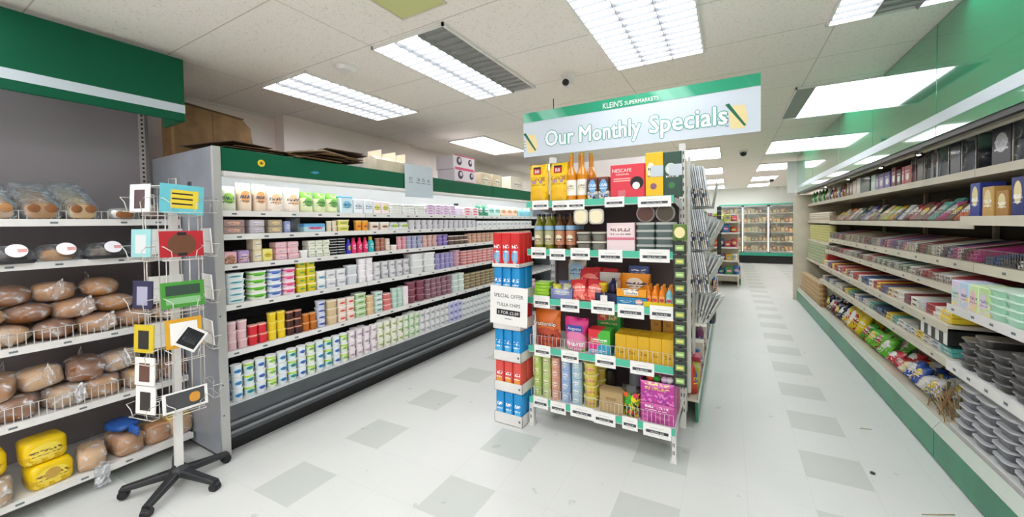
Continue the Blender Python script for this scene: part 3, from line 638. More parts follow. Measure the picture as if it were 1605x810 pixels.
# shelf 3
k = carton('green_packet', .12, .1, .022, prn('#9ccf2e', '#c8e86a', '#4a7a12', tn=14, seed=3))
for j in range(5): k.put(-1.225+.006*(j % 2), yb-.005+.008*j, Z[2]+.0225*j, f'bright green packet, {nth(j+1)} up in its pile on the middle shelf', 'green packets pile')
def tray(name, w, d, h, m, fill, fm, n, seed, label, x, cat='tray'):
    mb = MB(); t = .003
    mb.box(-w/2, w/2, 0, d, 0, t, m); mb.box(-w/2, w/2, 0, t, 0, h, m); mb.box(-w/2, w/2, d-t, d, 0, h*1.5, m); mb.box(-w/2, -w/2+t, 0, d, 0, h*1.2, m); mb.box(w/2-t, w/2, 0, d, 0, h*1.2, m)
    Kit(name, cat, mb).put(x, yb, Z[2], label); rnd = random.Random(seed)
    return rnd
tray('display_tray', .17, .17, .075, prn('#7f86c0', '#a8b0e0', '#e8f0a0', seed=5), 0, 0, 0, 1, 'lilac display tray holding small sweet bags', -1.06)
ks = [bag_kit('sweet_bag', .07, .035, .1, prn(a, b, '#ffffff', seed=i), i) for i, (a, b) in enumerate((('#d8d84a', '#f0f0a0'), ('#b8a8d8', '#e0d8f0'), ('#c8d0b0', '#f0f0e0')))]
for i in range(5): ks[i % 3].put(-1.115+.03*i, yb+.035+.033*(i % 2)+.01*i, Z[2]+.008, f'small sweet bag in the lilac tray, {nth(i+1)} from the tower side', 'small sweet bags', rot=(RD(-12), RD(rnd.uniform(-10, 10)), 0))
bag_kit('crisp_bag', .15, .07, .19, prn('#cfc8b8', '#9fc4dc', '#2a3a4a', c=(.5, .6), r=(.4, .3), ty=.6, pic='#d8d8a0', seed=12), 5).put(-1.02, yb+.23, Z[2]+.08, 'rounded silver snack bag standing behind the lilac tray', cat='snack bag')
carton('snack_carton', .16, .09, .078, mat('plain_inner_box', '#4a3a4a', .7)).put(-1.02, yb+.185, Z[2], 'dark low carton under the silver snack bag')
rb_ = prn('#d8383e', '#f07868', '#ffe0d8', c=(.5, .5), r=(.35, .3), ty=.6, pic='#f0a088', seed=13)
k = bag_kit('sweet_bag', .13, .06, .15, rb_, 8)
for i, (x, y, z, h) in enumerate(((-.93, .03, 0, 0), (-.83, .035, 0, 0), (-.88, .11, .03, 0), (-.90, .2, .10, 0), (-.80, .22, .11, 0))):
    k.put(x, yb+y, Z[2]+z*0+(.0), f'shiny red and pink sweet bag, {["front row by the lilac tray", "front row by the white box", "second row", "rear by the silver bag", "rear by the white box"][i]}', 'red sweet bags', rot=(RD(-14 if i < 2 else -4), RD((-6, 5, 2, -3, 3)[i]), 0), scale=1 if i < 3 else 1.45)
mb = MB(); mb.box(-.075, .075, 0, .12, 0, .003, M_white); mb.box(-.075, .075, 0, .003, 0, .07, mat('navy_card', '#20264e', .5)); mb.box(-.075, .075, .117, .12, 0, .2, mat('grey_card', '#b9b3ac', .5)); mb.box(-.075, -.072, 0, .12, 0, .09, M_white); mb.box(.072, .075, 0, .12, 0, .15, M_white)
Kit('display_box', 'display box', mb).put(-.735, yb, Z[2], 'open white and navy display box with a raised grey back')
k = Kit('round_sweet_tub', 'tub', MB().lathe([(.028, 0), (.032, .05)], mat('gold_tub', '#d8b414', .25), n=14).part('lid').lathe([(.034, .05), (.034, .06), (.025, .065)], mat('gold_lid', '#e8d23a', .25), n=14))
k.put(-.77, yb+.07, Z[2]+.004+.065, 'small gold tub resting in the navy display box'); Kit('inner_carton', 'box', MB().rb(-.06, .06, .02, .11, 0, .063, M_dark)).put(-.735, yb, Z[2]+.0035, 'dark inner carton inside the navy display box')
Kit('navy_bottle', 'bottle', MB().lathe([(.025, 0), (.03, .005), (.03, .06), (.012, .085), (.012, .1)], mat('navy_plastic', '#1b1f4a', .25), n=12)).put(-.70, yb+.075, Z[2]+.067, 'navy bottle resting in the open display box')
Kit('hanging_tag', 'tag', MB().rb(-.024, .024, -.003, 0, 0, .052, M_white, .001).part('loop').tube([(-.006, -.001, .052), (0, -.001, .09), (.006, -.001, .052)], .0015, M_white, 4)).put(-.735, EY-.014, Z[2]+.012, 'small white hanging tag in front of the navy box')
qo = prn('#f0a018', '#f4ecd8', '#24306e', c=(.45, .5), r=(.28, .28), ty=.5, tn=10, seed=14); qb = prn('#2a86b8', '#f0b0a0', '#ffffff', c=(.75, .5), r=(.12, .3), ty=.5, tn=10, seed=15)
carton('snack_carton', .2, .16, .055, qb).put(-.565, yb, Z[2], 'blue snack carton under the orange one')
mb = MB(); w_, d_ = .2, .16
mb.box(-w_/2, w_/2, 0, .003, 0, .055, qo); mb.box(-w_/2, w_/2, d_-.003, d_, 0, .14, qo); mb.box(-w_/2, w_/2, 0, d_, 0, .003, qo); mb.extr([(0, 0), (d_, 0), (d_, .14), (d_*.8, .14), (0, .05)], 'x', -w_/2, -w_/2+.003, mat('orange_card', '#e0901a', .5)); mb.extr([(0, 0), (d_, 0), (d_, .14), (d_*.8, .14), (0, .05)], 'x', w_/2-.003, w_/2, mat('orange_card', '#e0901a', .5))
mb.part('lettering'); mb.box(-.045, .045, -.0015, 0, .014, .042, mat('white_oval', '#f4f0e4', .5)); mb.text('Quality', .024, mat('deep_blue', '#24306e', .5), TR(0, -.0015, .02), w=.08)
Kit('snack_carton', 'box', mb).put(-.565, yb, Z[2]+.0555, 'orange open-top snack carton with blue lettering on the blue one')
carton('snack_carton', .14, .025, .125, prn('#35529a', '#e8a820', '#ffffff', c=(.5, .3), r=(.5, .2), ty=.75, tn=8, seed=16)).put(-.555, yb+.20, Z[2]+.12, 'blue and yellow upright carton behind the orange carton'); carton('snack_carton', .15, .06, .12, mat('plain_orange', '#c9831a', .6)).put(-.555, yb+.185, Z[2], 'plain orange carton supporting the upright blue one')
mb = MB(); ytray = mat('yellow_tray', '#f0d018', .4); mb.box(-.095, .095, 0, .2, 0, .004, ytray); mb.box(-.095, .095, 0, .004, 0, .035, ytray); mb.box(-.095, -.091, 0, .2, 0, .035, ytray); mb.box(.091, .095, 0, .2, 0, .035, ytray); mb.box(-.095, .095, .196, .2, 0, .035, ytray)
Kit('display_tray', 'tray', mb).put(-.395, yb-.005, Z[2], 'yellow tray full of orange squeezy bottles')
k = bottle_kit('squeezy_bottle', .02, .13, mat('orange_bottle', '#f08a1c', .3), mat('orange_cap', '#f4a43a', .3), prn('#f8b060', '#e84a5a', '#7a2a1a', seed=2), neck=.3); k2 = bottle_kit('squeezy_bottle', .02, .125, mat('blue_bottle', '#8ccbd8', .3), mat('orange_cap', '#f4a43a', .3), prn('#a8dce8', '#e84a5a', '#2a2a6a', seed=3), neck=.3)
for j in range(3):
    for i in range(4): (k2 if (i == 3 and j == 0) else k).put(-.462+.043*i, yb+.03+.055*j, Z[2]+.005, f'{"pale blue" if (i == 3 and j == 0) else "orange"} squeezy bottle in the yellow tray, {nth(i+1)} along, {["front", "middle", "rear"][j]} row', 'squeezy bottles')
# shelf 4
def fru(mb): mb.part('lettering'); mb.text('Fruttomilo', .045, M_paper, TR(0, -.066, .16), w=.175); mb.text('Fruttomilo', .045, M_ink, TR(.002, -.0645, .157), w=.18)
bag_kit('drink_powder_bag', .21, .1, .27, prn('#e0742a', '#c04a2a', '#3a1a10', c=(.5, .3), r=(.4, .22), ty=.3, pic='#a83a2a', seed=17), 4, fru).put(-1.195, yb+.06, Z[3], 'large orange drink-powder bag with white lettering')
def oreo(mb): mb.part('panel'); mb.box(-.06, .06, -.052, -.05, .14, .185, mat('blue_panel', '#3a4fa8', .5)); mb.text('Augusto', .03, M_paper, TR(0, -.0525, .152), w=.1)
bag_kit('sweets_bag', .18, .09, .235, prn('#e23a8a', '#f08ab8', '#ffffff', c=(.5, .3), r=(.45, .3), ty=.2, pic='#8ac04a', pz=.35, seed=18), 6, oreo).put(-.965, yb+.055, Z[3], 'pink sweets bag with a blue name panel and many colours')
kk = carton('gift_box', .155, .11, .1, prn('#e02a3a', '#48b83a', '#ffffff', c=(.9, .5), r=(.45, .6), ty=.3, pic='#e84a9a', seed=19)); kk.put(-.785, yb, Z[3]+.0755, 'red and green gift box, second up beside the pink sweets')
carton('gift_box', .155, .11, .075, prn('#e03a8a', '#38a8c8', '#ffffff', c=(.8, .5), r=(.4, .6), ty=.4, pic='#6ad0e0', seed=20)).put(-.785, yb, Z[3], 'pink and turquoise gift box at the bottom of the pair')
carton('gift_box', .17, .1, .285, prn('#2f8f3c', '#c03030', '#e0c080', c=(.2, .85), r=(.3, .14), ty=.8, seed=21)).put(-.76, yb+.16, Z[3], 'tall green and red gift box behind the coloured pair')
yb2 = mat('yellow_carton', '#dfb01c', .4, var=.05); k = carton('yellow_carton', .074, .085, .165, yb2, lambda m: (m.part('lettering'), m.text('Zoe', .03, mat('brown_ink', '#6a4a12', .5), TR(0, -.001, .04), w=.04)))
for i in range(5):
    for j in range(2): k.put(-.637+.0745*i, yb+.09*j, Z[3], f'plain yellow carton, {nth(i+1)} from the gift boxes, {["front", "rear"][j]} row', 'yellow cartons')
k = carton('amber_carton', .07, .08, .27, mat('amber_card', '#b8842a', .45), lambda m: (m.part('lettering'), m.text('ZA', .03, mat('brown_ink', '#6a4a12', .5), TR(0, -.001, .2), w=.03)))
k.put(-.44, yb+.19, Z[3], 'taller amber carton behind the yellow cartons, inner'); k.put(-.36, yb+.19, Z[3], 'taller amber carton behind the yellow cartons, outer')
# shelf 5
def tin(r, h, m, lid='#d2d4d2'):
    return MB().lathe([(r*.97, 0), (r, .003), (r, .006), (r*.98, .008), (r*.98, h-.008), (r, h-.006), (r, h-.001)], m, n=18).part('lid').lathe([(r*.9, h-.0009), (r*.94, h)], mat('tin_lid'+lid, lid, .25, .7), n=18)
tins = [(-1.275, .034, 4, .078, prn('#b8cf72', '#e0e8b0', '#5a6a2a', seed=1), 'pale green'), (-1.20, .034, 4, .078, prn('#c3d690', '#eef0c8', '#4a5a2a', seed=2), 'light green'), (-1.125, .035, 4, .078, prn('#dfa48c', '#f0dcc8', '#a03a3a', seed=3), 'peach'), (-1.045, .036, 4, .078, prn('#a3bde0', '#dfe8f4', '#3a4a8a', seed=4), 'blue'), (-.96, .039, 5, .062, prn('#b2d0e2', '#eef4f8', '#2a8a9a', seed=5), 'pale blue')]
for i, (x, r, n, h, m, nm) in enumerate(tins):
    k = Kit('food_tin', 'tin', tin(r, h, m))
    for q in range(2):
        for j in range(n): k.put(x, yb+.04+q*.085, Z[4]+j*(h+.0005), f'{nm} tin, {nth(j+1)} up in the {["front", "rear"][q]} stack on the bottom display shelf', 'stacked tins')
mb = MB(); mb.lathe([(.044, 0), (.05, .066)], prn('#d8c84a', '#e8b08a', '#8a5a2a', seed=6), n=18); mb.part('lid'); mb.lathe([(.055, .066), (.055, .076), (.05, .079)], mat('tub_lid_y', '#e0d68a', .3), n=18); k = Kit('yellow_tub', 'tub', mb)
for j in range(4): k.put(-.86, yb+.055, Z[4]+j*.0795, f'yellow round tub, {nth(j+1)} up in the front stack beside the tins', 'yellow tubs'); k.put(-.84, yb+.19, Z[4]+j*.0795, f'yellow round tub, {nth(j+1)} up in the rear stack beside the tins', 'yellow tubs')
k = Kit('dark_jar', 'jar', MB().lathe([(.04, 0), (.042, .1)], mat('dark_jar', '#2c2722', .2), n=14).part('lid').lathe([(.043, .1), (.043, .115)], M_black, n=14))
for j in range(2): k.put(-.76, yb+.2, Z[4]+j*.116, f'dark jar {["below", "above"][j]} another behind the brown carton', 'dark jars')
mb = MB(); mb.rb(-.08, .08, 0, .1, 0, .15, mat('kraft_box', '#c3a877', .7, var=.1), .003); mb.part('flap'); mb.box(-.08, .08, -.002, .05, .1501, .153, mat('kraft_box', '#c3a877', .7), TR(0, 0, 0, rx=RD(6))); mb.part('lettering'); mb.text('WOOD', .025, mat('brown_ink', '#6a4a12', .5), TR(0, -.001, .09), w=.07); mb.text('SPOONS', .02, mat('brown_ink', '#6a4a12', .5), TR(0, -.001, .065), w=.06)
Kit('kraft_box', 'box', mb).put(-.705, yb, Z[4], 'plain brown kraft box between yellow tubs and toy bag')
k = Kit('glass_jar', 'jar', MB().lathe([(.05, 0), (.056, .01), (.056, .1), (.045, .115)], mat('cloudy_jar', '#7f8588', .15), n=16).part('lid').lathe([(.052, .115), (.052, .14), (.045, .145)], mat('jar_lid_grey', '#a4a8a8', .25, .4), n=16))
for j in range(2): k.put(-.57, yb+.2, Z[4]+j*.146, f'large cloudy jar with grey lid, {["lower", "upper"][j]} one behind the flower bag', 'cloudy jars')
bag_kit('sweets_bag', .125, .08, .20, prn('#3a3a34', '#48b02a', '#f04020', c=(.3, .6), r=(.25, .2), ty=.15, pic='#e8d020', pz=.6, seed=23), 9, lambda m: [m.part('flower')] and [m.lathe([(.018, 0), (.018, .004), (0, .006)], mat(f'fl{c}', c, .4), TR(x, -.042, z, rx=RD(90)), n=7) for x, z, c in ((.02, .12, '#f2dc14'), (-.03, .15, '#e05a28'), (-.02, .10, '#3aa83a'), (.035, .15, '#e04050'))]).put(-.575, yb+.05, Z[4], 'bag printed with bright flowers beside the magenta boxes')
mg = prn('#c23a9a', '#e880c8', '#f8f0a0', c=(.5, .8), r=(.5, .2), ty=.72, tn=12, pic='#a83a9a', seed=24)
def tops(m):
    m.part('contents')
    for x, c in ((-.05, '#e8502a'), (-.01, '#38a838'), (.04, '#e8c8e8'), (.07, '#f0e8f0')): m.blob(.05, .05, .04, mat('sw'+c, c, .35), TR(x, .05, .125), seed=3, nu=8, nv=5)
    m.part('lettering'); m.text('my Dreamy', .025, mat('lemon', '#f4e04a', .5), TR(-.01, -.001, .085), w=.13)
def openbox(m, w, d, h, mm): m.box(-w/2, w/2, 0, .002, 0, h, mm); m.box(-w/2, w/2, d-.002, d, 0, h*1.25, mm); m.box(-w/2, -w/2+.002, 0, d, 0, h*1.1, mm); m.box(w/2-.002, w/2, 0, d, 0, h*1.1, mm); m.box(-w/2, w/2, 0, d, 0, .002, mm); m.rb(-w/2+.003, w/2-.003, .003, d-.003, .003, h*.85, M_dark, .001); return m
mb = openbox(MB(), .21, .16, .14, mg); tops(mb)
kk = Kit('magenta_box', 'box', mb); kk.put(-.405, yb, Z[4]+.131, 'open magenta box of wrapped sweets, upper of the two')
carton('magenta_box', .21, .16, .13, prn('#c04a9c', '#d868b0', '#f8f0f0', ty=.8, c=(.5, .9), r=(.5, .1), pic='#b03a8a', seed=25)).put(-.405, yb, Z[4], 'closed magenta box at the bottom under the open one')
carton('magenta_box', .2, .12, .34, prn('#b82a6a', '#d84a8a', '#f4d060', ty=.9, c=(.5, .9), r=(.3, .08), seed=26)).put(-.40, yb+.18, Z[4], 'tall dark pink box behind the open magenta box')

# hanging clip strip of dark packets
mb = MB(); mb.box(-.012, .012, .0, .002, 0, .93, M_black); Kit('clip_strip', 'clip strip', mb).put(-.262, EY-.012, .50, 'narrow black clip strip hanging down the display corner')
for j in range(11):
    z = .50+j*.082; mb = MB(); mb.rb(-.038, .038, -.012, 0, 0, .078, mat('strip_pack', '#26302a', .35), .003); mb.part('label'); mb.box(-.025, .025, -.0135, -.012, .02, .055, mat('strip_label', '#8fae6a', .4)); mb.box(-.018, .018, -.0142, -.0135, .03, .045, mat('strip_label2', '#e8e070' if j % 2 else '#c8e8a0', .4))
    Kit('hanging_packet', 'packet', mb).put(-.262, EY-.0125, z, f'small dark green hanging packet, {nth(j+1)} from the bottom of the clip strip', 'packets on the clip strip')
mb = MB(); mb.rb(-.04, .04, -.012, 0, 0, .1, prn('#5a7a2a', '#f0e2a8', '#2a3a12', c=(.5, .5), r=(.38, .34), ty=.1, seed=27), .003); Kit('hanging_packet', 'packet', mb).put(-.262, EY-.0125, 1.402, 'checked green packet with a round cream label, top of the clip strip', 'packets on the clip strip')

# ------------------------------------------------------------------ tower of crisp cases beside the display
TX0, TX1, TY0, TY1 = -1.575, -1.335, 2.47, 2.70
lay = [(0, .10, .225, 'blue'), (.243, .075, .175, 'coral'), (0, 0, 0, '')]
levels = [(0.0, .085, .235, '#1f8fd0', 'blue', 0), (.243, .08, .235+.0, '#e2504a', 'coral red', 0)]
tz = 0; spec = [('#1b93d6', 'blue', .085, .165), ('#e0524a', 'coral red', .075, .16), ('#1b93d6', 'blue', .075, .165), ('#c8323a', 'dark red', .08, .15), ('#1b93d6', 'blue', .075, .165), ('#d8262a', 'bright red', .03, .235)]
def scol(h, i): return prn(h, '#f0a040' if 'e0' in h else '#58b8ec', '#ffffff', c=(.5, .3), r=(.35, .2), ty=.6, tn=8, pic=None, seed=i, rough=.25)
for i, (hx, nm, th, ph) in enumerate(spec):
    W_ = TX1-TX0; D_ = TY1-TY0; mb = MB(); t = .003
    for a in ((0, W_, 0, t), (0, W_, D_-t, D_), (0, t, 0, D_), (W_-t, W_, 0, D_)): mb.box(*a, 0, th, M_white)
    mb.box(0, W_, 0, D_, 0, t, M_white); mb.part('lettering'); mb.box(W_-.03, W_-.015, -.001, 0, th*.4, th*.6, M_grey)
    Kit('snack_case', 'case tray', mb).put(TX0+.003*math.sin(i*2), TY0, tz, f'white cardboard case tray, {nth(i+1)} from the floor in the tower by the display', 'trays of the snack tower')
    m = scol(hx, i); mm = scol(hx, i)
    for q in range(3):
        for s_ in range(2 if i < 5 else 3):
            rows = 2 if i < 5 else 3; dd = (D_-.008)/rows
            mb = MB()
            if i < 5: ww = (W_-.012)/3; hh_ = ph+th-.006; mb.loft([(ww*.94, dd*.94, 0, .012), (ww*.965, dd*.965, hh_*.3, .02), (ww*.97, dd*.97, hh_*.8, .018), (ww*.9, dd*.9, hh_, .012)], m, n=3); mb.part('wrap_seam'); mb.box(-.002, .002, -dd*.4, dd*.4, hh_-.001, hh_+.002, m)
            else: mb.rb(-(W_-.01)/6+.001, (W_-.01)/6-.001, -dd/2+.002, dd/2-.002, 0, ph+.02, m, .004); mb.part('lettering'); mb.text('CRISPS', .035, mat('pale_orange', '#f8c89a', .4), TR(0.012, -dd/2+.0015, .05) @ Matrix.Rotation(RD(-80), 4, 'Y'), w=.11)
            Kit('crisp_pack', 'crisp pack', mb).put(TX0+.005+(W_-.01)*(q+.5)/3, TY0+.004+dd*(s_+.5), tz+t+.0005, f'{nm} crisp pack in the {nth(i+1)} tower tray, {nth(q+1)} along, {["front", "second", "rear"][s_]} row', 'crisp packs in the tower')
    tz += th+ph if i < 5 else 0
mb = MB(); mb.rb(-.16, .16, -.003, 0, 0, .29, M_paper, .001); mb.part('lettering'); mb.text('SPECIAL OFFER', .04, M_ink, TR(0, -.003, .205), w=.25); mb.text('TULLA CHIPS', .036, M_ink, TR(0, -.003, .14), w=.20)
mb.box(-.10, .10, -.004, -.003, .072, .115, M_ink); mb.text('1 FOR £2.09', .032, M_paper, TR(0, -.004, .082), w=.17); mb.box(-.03, .03, -.0036, -.003, .045, .05, M_grey)
Kit('offer_sign', 'sign', mb).put(-1.437, TY0-.008, .765, 'white special offer sign fixed to the front of the snack tower', rot=(0, RD(2), 0))
# ------------------------------------------------------------------ middle shelving behind the display
def gondola(name, x0, x1, y0, y1, h, levels, label, posts=True):
    """double-sided run; local = world offsets from (x0, y0)"""
    w_, l_ = x1-x0, y1-y0; c = w_/2; mb = MB()
    mb.part('back_panel'); mb.box(c-.02, c+.02, 0, l_, .02, h, M_cream)
    n = max(1, round(l_/1.25))
    for k in range(n+1):
        y = l_*k/n; mb.part('upright'); mb.box(c-.035, c+.035, max(0, y-.02), min(l_, y+.02), 0, h+.03, M_cream)
    for s in (0, 1):
        mb.part('kickplate'); x = w_ if s else 0; mb.box(x-.02 if s else x, x if s else x+.02, .02, l_-.02, .015, .17, M_kick)
        for k in range(n):
            a, b = l_*k/n+.004, l_*(k+1)/n-.004
            mb.part('base_shelf'); mb.box(c+.02 if s else .0, w_ if s else c-.02, a, b, .17, .19, M_cream)
            mb.part('ticket_strip', True); mb.box(w_ if s else -.005, w_+.005 if s else 0, a, b, .165, .215, M_white)
            for z, d in levels:
                mb.part('shelf'); mb.box(c+.02 if s else c-.02-d, c+.02+d if s else c-.02, a, b, z-.02, z, M_cream)
                mb.part('ticket_strip', True); mb.box(c+.02+d if s else c-.025-d, c+.025+d if s else c-.02-d, a, b, z-.035, z+.004, M_white)
    return Kit(name, 'shelving', mb).put(x0, y0, 0, label)
GX1 = -.20
gondola('middle_shelving_unit', -1.33, GX1, 3.12, 8.95, 1.95, [(.52, .42), (.85, .42), (1.18, .40), (1.50, .38), (1.80, .36)], 'long white double-sided shelving run behind the specials display')
mb = MB(); mb.box(-.565, .49, 0, .015, .1, 1.98, M_white); mb.part('edge_strip'); mb.box(.49, .495, 0, .015, .1, 1.98, M_cream)
Kit('shelving_end_panel', 'panel', mb).put(-.765, 3.095, 0, 'white end panel between the specials display and the long shelving')
gondola('middle_shelving_unit', -.62, .24, 10.35, 15.3, 1.72, [(.5, .34), (.8, .34), (1.1, .32), (1.4, .3)], 'shorter double-sided shelving run farther down the aisle')
# magazine racks on the aisle side
mb = MB()
for i, (z0, z1) in enumerate(((1.62, 1.80), (1.30, 1.47), (.98, 1.12))):
    mb.part('wire_basket')
    for y in (.0, .42): mb.tube([(0, y, z1+.1), (0, y, z0), (.14, y, z0), (.17, y, z1)], .003, M_wire, 5)
    for q in range(17):
        y = .42*q/16; mb.tube([(.14, y, z0), (.17, y, z1)], .0014, M_wire, 4)
    for z, x in ((z0, .14), (z1, .17), ((z0+z1)/2, .155)): mb.tube([(x, 0, z), (x, .42, z)], .0018, M_wire, 4)
    for q in range(6): mb.tube([(.0, .42*q/5, z0), (.14, .42*q/5, z0)], .0014, M_wire, 4)
mb.part('upright'); mb.box(-.02, .0, -.02, .02, .225, 2.0, M_white); mb.part('upright'); mb.box(-.02, 0, .4, .44, .225, 2.0, M_white)
Kit('magazine_rack', 'magazine rack', mb).put(-.25, 3.16, 0, 'white wire three-tier magazine rack on the aisle side of the middle shelving')
rnd = random.Random(21)
mags = [prn(a, b, c, seed=i, ty=.8, pic=d, pz=.4) for i, (a, b, c, d) in enumerate((('#e9ebee', '#c9cdd2', '#3a3f45', '#9aa0a6'), ('#dfe3e8', '#a9b2bc', '#22262c', '#6a7078'), ('#f2f2ee', '#3a3a40', '#b02030', '#8a8a90'), ('#cfd8e0', '#5a6a80', '#101830', '#e0d0b0')))]
def mag(m, t=.009, w=.22, h=.30):
    mb = MB(); mb.box(-w/2, w/2, 0, t, 0, h, m); mb.part('spine_pages'); mb.box(-w/2+.002, w/2+.0015, t*.15, t*.85, .002, h-.002, M_paper); return Kit('magazine', 'magazine', mb)
mk = [mag(m) for m in mags] 
for i, z in enumerate((1.63, 1.31, .99)):
    for j in range(9):
        mk[(i+j) % 4].put(-.232+.0135*j, 3.26+.012*(j % 3), z, f'magazine in the {["top", "middle", "bottom"][i]} wire tier, {nth(j+1)} from the back', 'magazines in the wire rack', rot=(RD(-8-1.3*j*.0), RD(0), pi/2))
    for j in range(5):
        mk[(i*2+j) % 4].put(-.232+.022*j, 3.48, z, f'magazine at the far side of the {["top", "middle", "bottom"][i]} wire tier, {nth(j+1)} from the back', 'magazines in the wire rack', rot=(RD(-8), 0, pi/2))
# newspapers fanned outward over the tiers
npk = [Kit('newspaper', 'newspaper', MB().box(-.12, .12, -.008, 0, 0, .27, mags[i]).part('fold_edge').box(-.12, .12, -.012, -.008, .0, .24, M_paper)) for i in range(3)]
for i, z in enumerate((1.31, 1.0, .66)):
    for j in range(6):
        npk[j % 3].put(-.235+.012*j, 3.66+.02*j, z-.006*j, f'grey newspaper fanned outward, {nth(j+1)} from the shelf in the {["upper", "middle", "lower"][i]} sheaf', 'fanned newspapers', rot=(RD(2+5*j), RD(4), pi/2-.12))
bag_kit('shopping_bag', .34, .06, .34, mat('navy_bag', '#222848', .4), 31, lambda m: (m.part('handle'), m.tube([(-.06, -.0, .33), (-.04, 0, .42), (.04, 0, .42), (.06, 0, .33)], .006, M_black, 6), m.part('hook'), m.tube([(0, 0, .425), (0, .2, .43)], .003, M_wire, 5)), 'bag').put(-.14, 4.2, .55, 'navy blue bag hanging on the aisle side of the middle shelving', rz=pi/2)
# goods along the aisle side of the middle shelving
pal = ['#c9452e', '#e0b030', '#3a8f4a', '#2f6fb0', '#e9e2d0', '#8a4a78', '#d87a2a', '#c23a5a', '#5ab0a8', '#f0ead8', '#6a4a34', '#b8c84a']
def rowgoods(x, y0, y1, z, hmin, hmax, face, where, grp, seed, step=(.07, .13), depth=.14, kinds=('box', 'bag', 'bottle'), name=None):
    rnd = random.Random(seed); y = y0; k = 0; cache = {}
    while y < y1-step[0]:
        w_ = rnd.uniform(*step); h = rnd.uniform(hmin, hmax); a, b = rnd.sample(pal, 2); kd = rnd.choice(kinds); k += 1
        m = prn(a, b, rnd.choice(('#ffffff', '#20242a', '#f4e04a')), seed=rnd.randint(0, 3), pic=rnd.choice((None, '#f0e8d8')), c=(.5, .55))
        if kd == 'box': mb = MB().rb(-w_/2+.002, w_/2-.002, 0, depth, 0, h, m, .003); nm = 'grocery_box'
        elif kd == 'bag': mb = MB().pillow(w_-.004, depth*.7, h, m, TR(0, depth*.4, 0), seed=k, nu=5, nv=5); nm = 'grocery_bag'
        else:
            r = min(w_/2-.002, .045); mb = MB().lathe([(r*.95, 0), (r, .005), (r, h*.6), (r*.45, h*.8), (r*.42, h*.9)], m, TR(0, r+.002, 0), n=10); mb.part('cap'); mb.lathe([(r*.5, h*.9), (r*.5, h)], mat('cap'+b, b, .4), TR(0, r+.002, 0), n=10); nm = 'grocery_bottle'
        Kit(name or nm, nm.split('_')[1], mb).put(x, y+w_/2, z+.001, f'{cname(a)} and {cname(b)} {nm.split("_")[1]}, {nth(k)} from near end, {where}', grp, rz=face, parts=y < 6)
        y += w_+.002
def cname(h): return {'#c9452e': 'brick red', '#e0b030': 'mustard', '#3a8f4a': 'green', '#2f6fb0': 'blue', '#e9e2d0': 'cream', '#8a4a78': 'plum', '#d87a2a': 'orange', '#c23a5a': 'crimson', '#5ab0a8': 'teal', '#f0ead8': 'ivory', '#6a4a34': 'brown', '#b8c84a': 'lime'}[h]
F_R = pi/2   # front faces +x
for i, (z, d, h0, h1) in enumerate(((.19, .5, .14, .24), (.52, .42, .13, .22), (.85, .42, .13, .22), (1.18, .4, .13, .22), (1.50, .38, .14, .22), (1.80, .36, .12, .24))):
    xc = -.765; xf = xc+.02+d-.005 if i else GX1-.005
    rowgoods(xf, 3.95 if i in (2, 3, 4) else 3.2, 8.9, z, h0, h1, F_R, f'{["base", "second", "third", "fourth", "fifth", "top"][i]} shelf, middle run', 'groceries on the middle shelving', 40+i, (.09, .17))
for i, (z, d, h0, h1) in enumerate(((.19, .41, .14, .24), (.5, .34, .13, .2), (.8, .34, .13, .2), (1.1, .32, .13, .2), (1.4, .3, .16, .26))):
    xf = -.19+.02+d-.005 if i else .235
    rowgoods(xf, 10.4, 15.2, z, h0, h1, F_R, f'{["base", "second", "third", "fourth", "top"][i]} shelf, far run', 'groceries on the far shelving', 60+i, (.13, .26))
# end display of the far run
mb = MB(); mb.part('back_panel'); mb.box(0, .8, .34, .36, .1, 1.62, M_cream)
for z in (.3, .62, .92, 1.25, 1.5): mb.part('shelf'); mb.box(0, .8, 0, .34, z-.02, z, M_cream); mb.part('ticket_strip', True); mb.box(0, .8, -.006, 0, z-.035, z+.003, M_white)
for x in (.0, .77): mb.part('leg'); mb.box(x, x+.03, .0, .03, 0, .28, M_cream); mb.part('upright'); mb.box(x, x+.03, .30, .34, 0, 1.68, M_cream)
Kit('endcap_display_unit', 'display shelving', mb).put(-.60, 9.95, 0, 'small cream end display at the start of the far shelving')
for i, z in enumerate((.3, .62, .92, 1.25, 1.5)):
    rnd = random.Random(80+i); x = -.57; k = 0
    while x < .1:
        w_ = rnd.uniform(.09, .15); h = rnd.uniform(.12, .2); a, b = rnd.sample(pal, 2); k += 1
        Kit('grocery_box', 'box', MB().rb(-w_/2+.002, w_/2-.002, 0, .2, 0, h, prn(a, b, '#ffffff', seed=k % 3), .004) if k % 2 else MB().pillow(w_-.004, .12, h, prn(a, b, '#ffffff', seed=k % 3), TR(0, .1, 0), seed=k, nu=5, nv=5)).put(x+w_/2, 9.98, z+.001, f'{cname(a)} and {cname(b)} pack, {nth(k)} on the {["bottom", "second", "middle", "fourth", "top"][i]} shelf, far end display', 'groceries on the far end display')
        x += w_+.003
# clip strip of packets on the far upright
for j in range(14):
    Kit('hanging_packet', 'packet', MB().rb(-.04, .04, -.012, 0, 0, .085, mat('strip_pack', '#26302a', .35), .002)).put(-.175, 8.97-.02, .55+j*.09, f'dark packet hanging at the far corner of the middle run, {nth(j+1)} from the bottom', 'packets at the far corner')

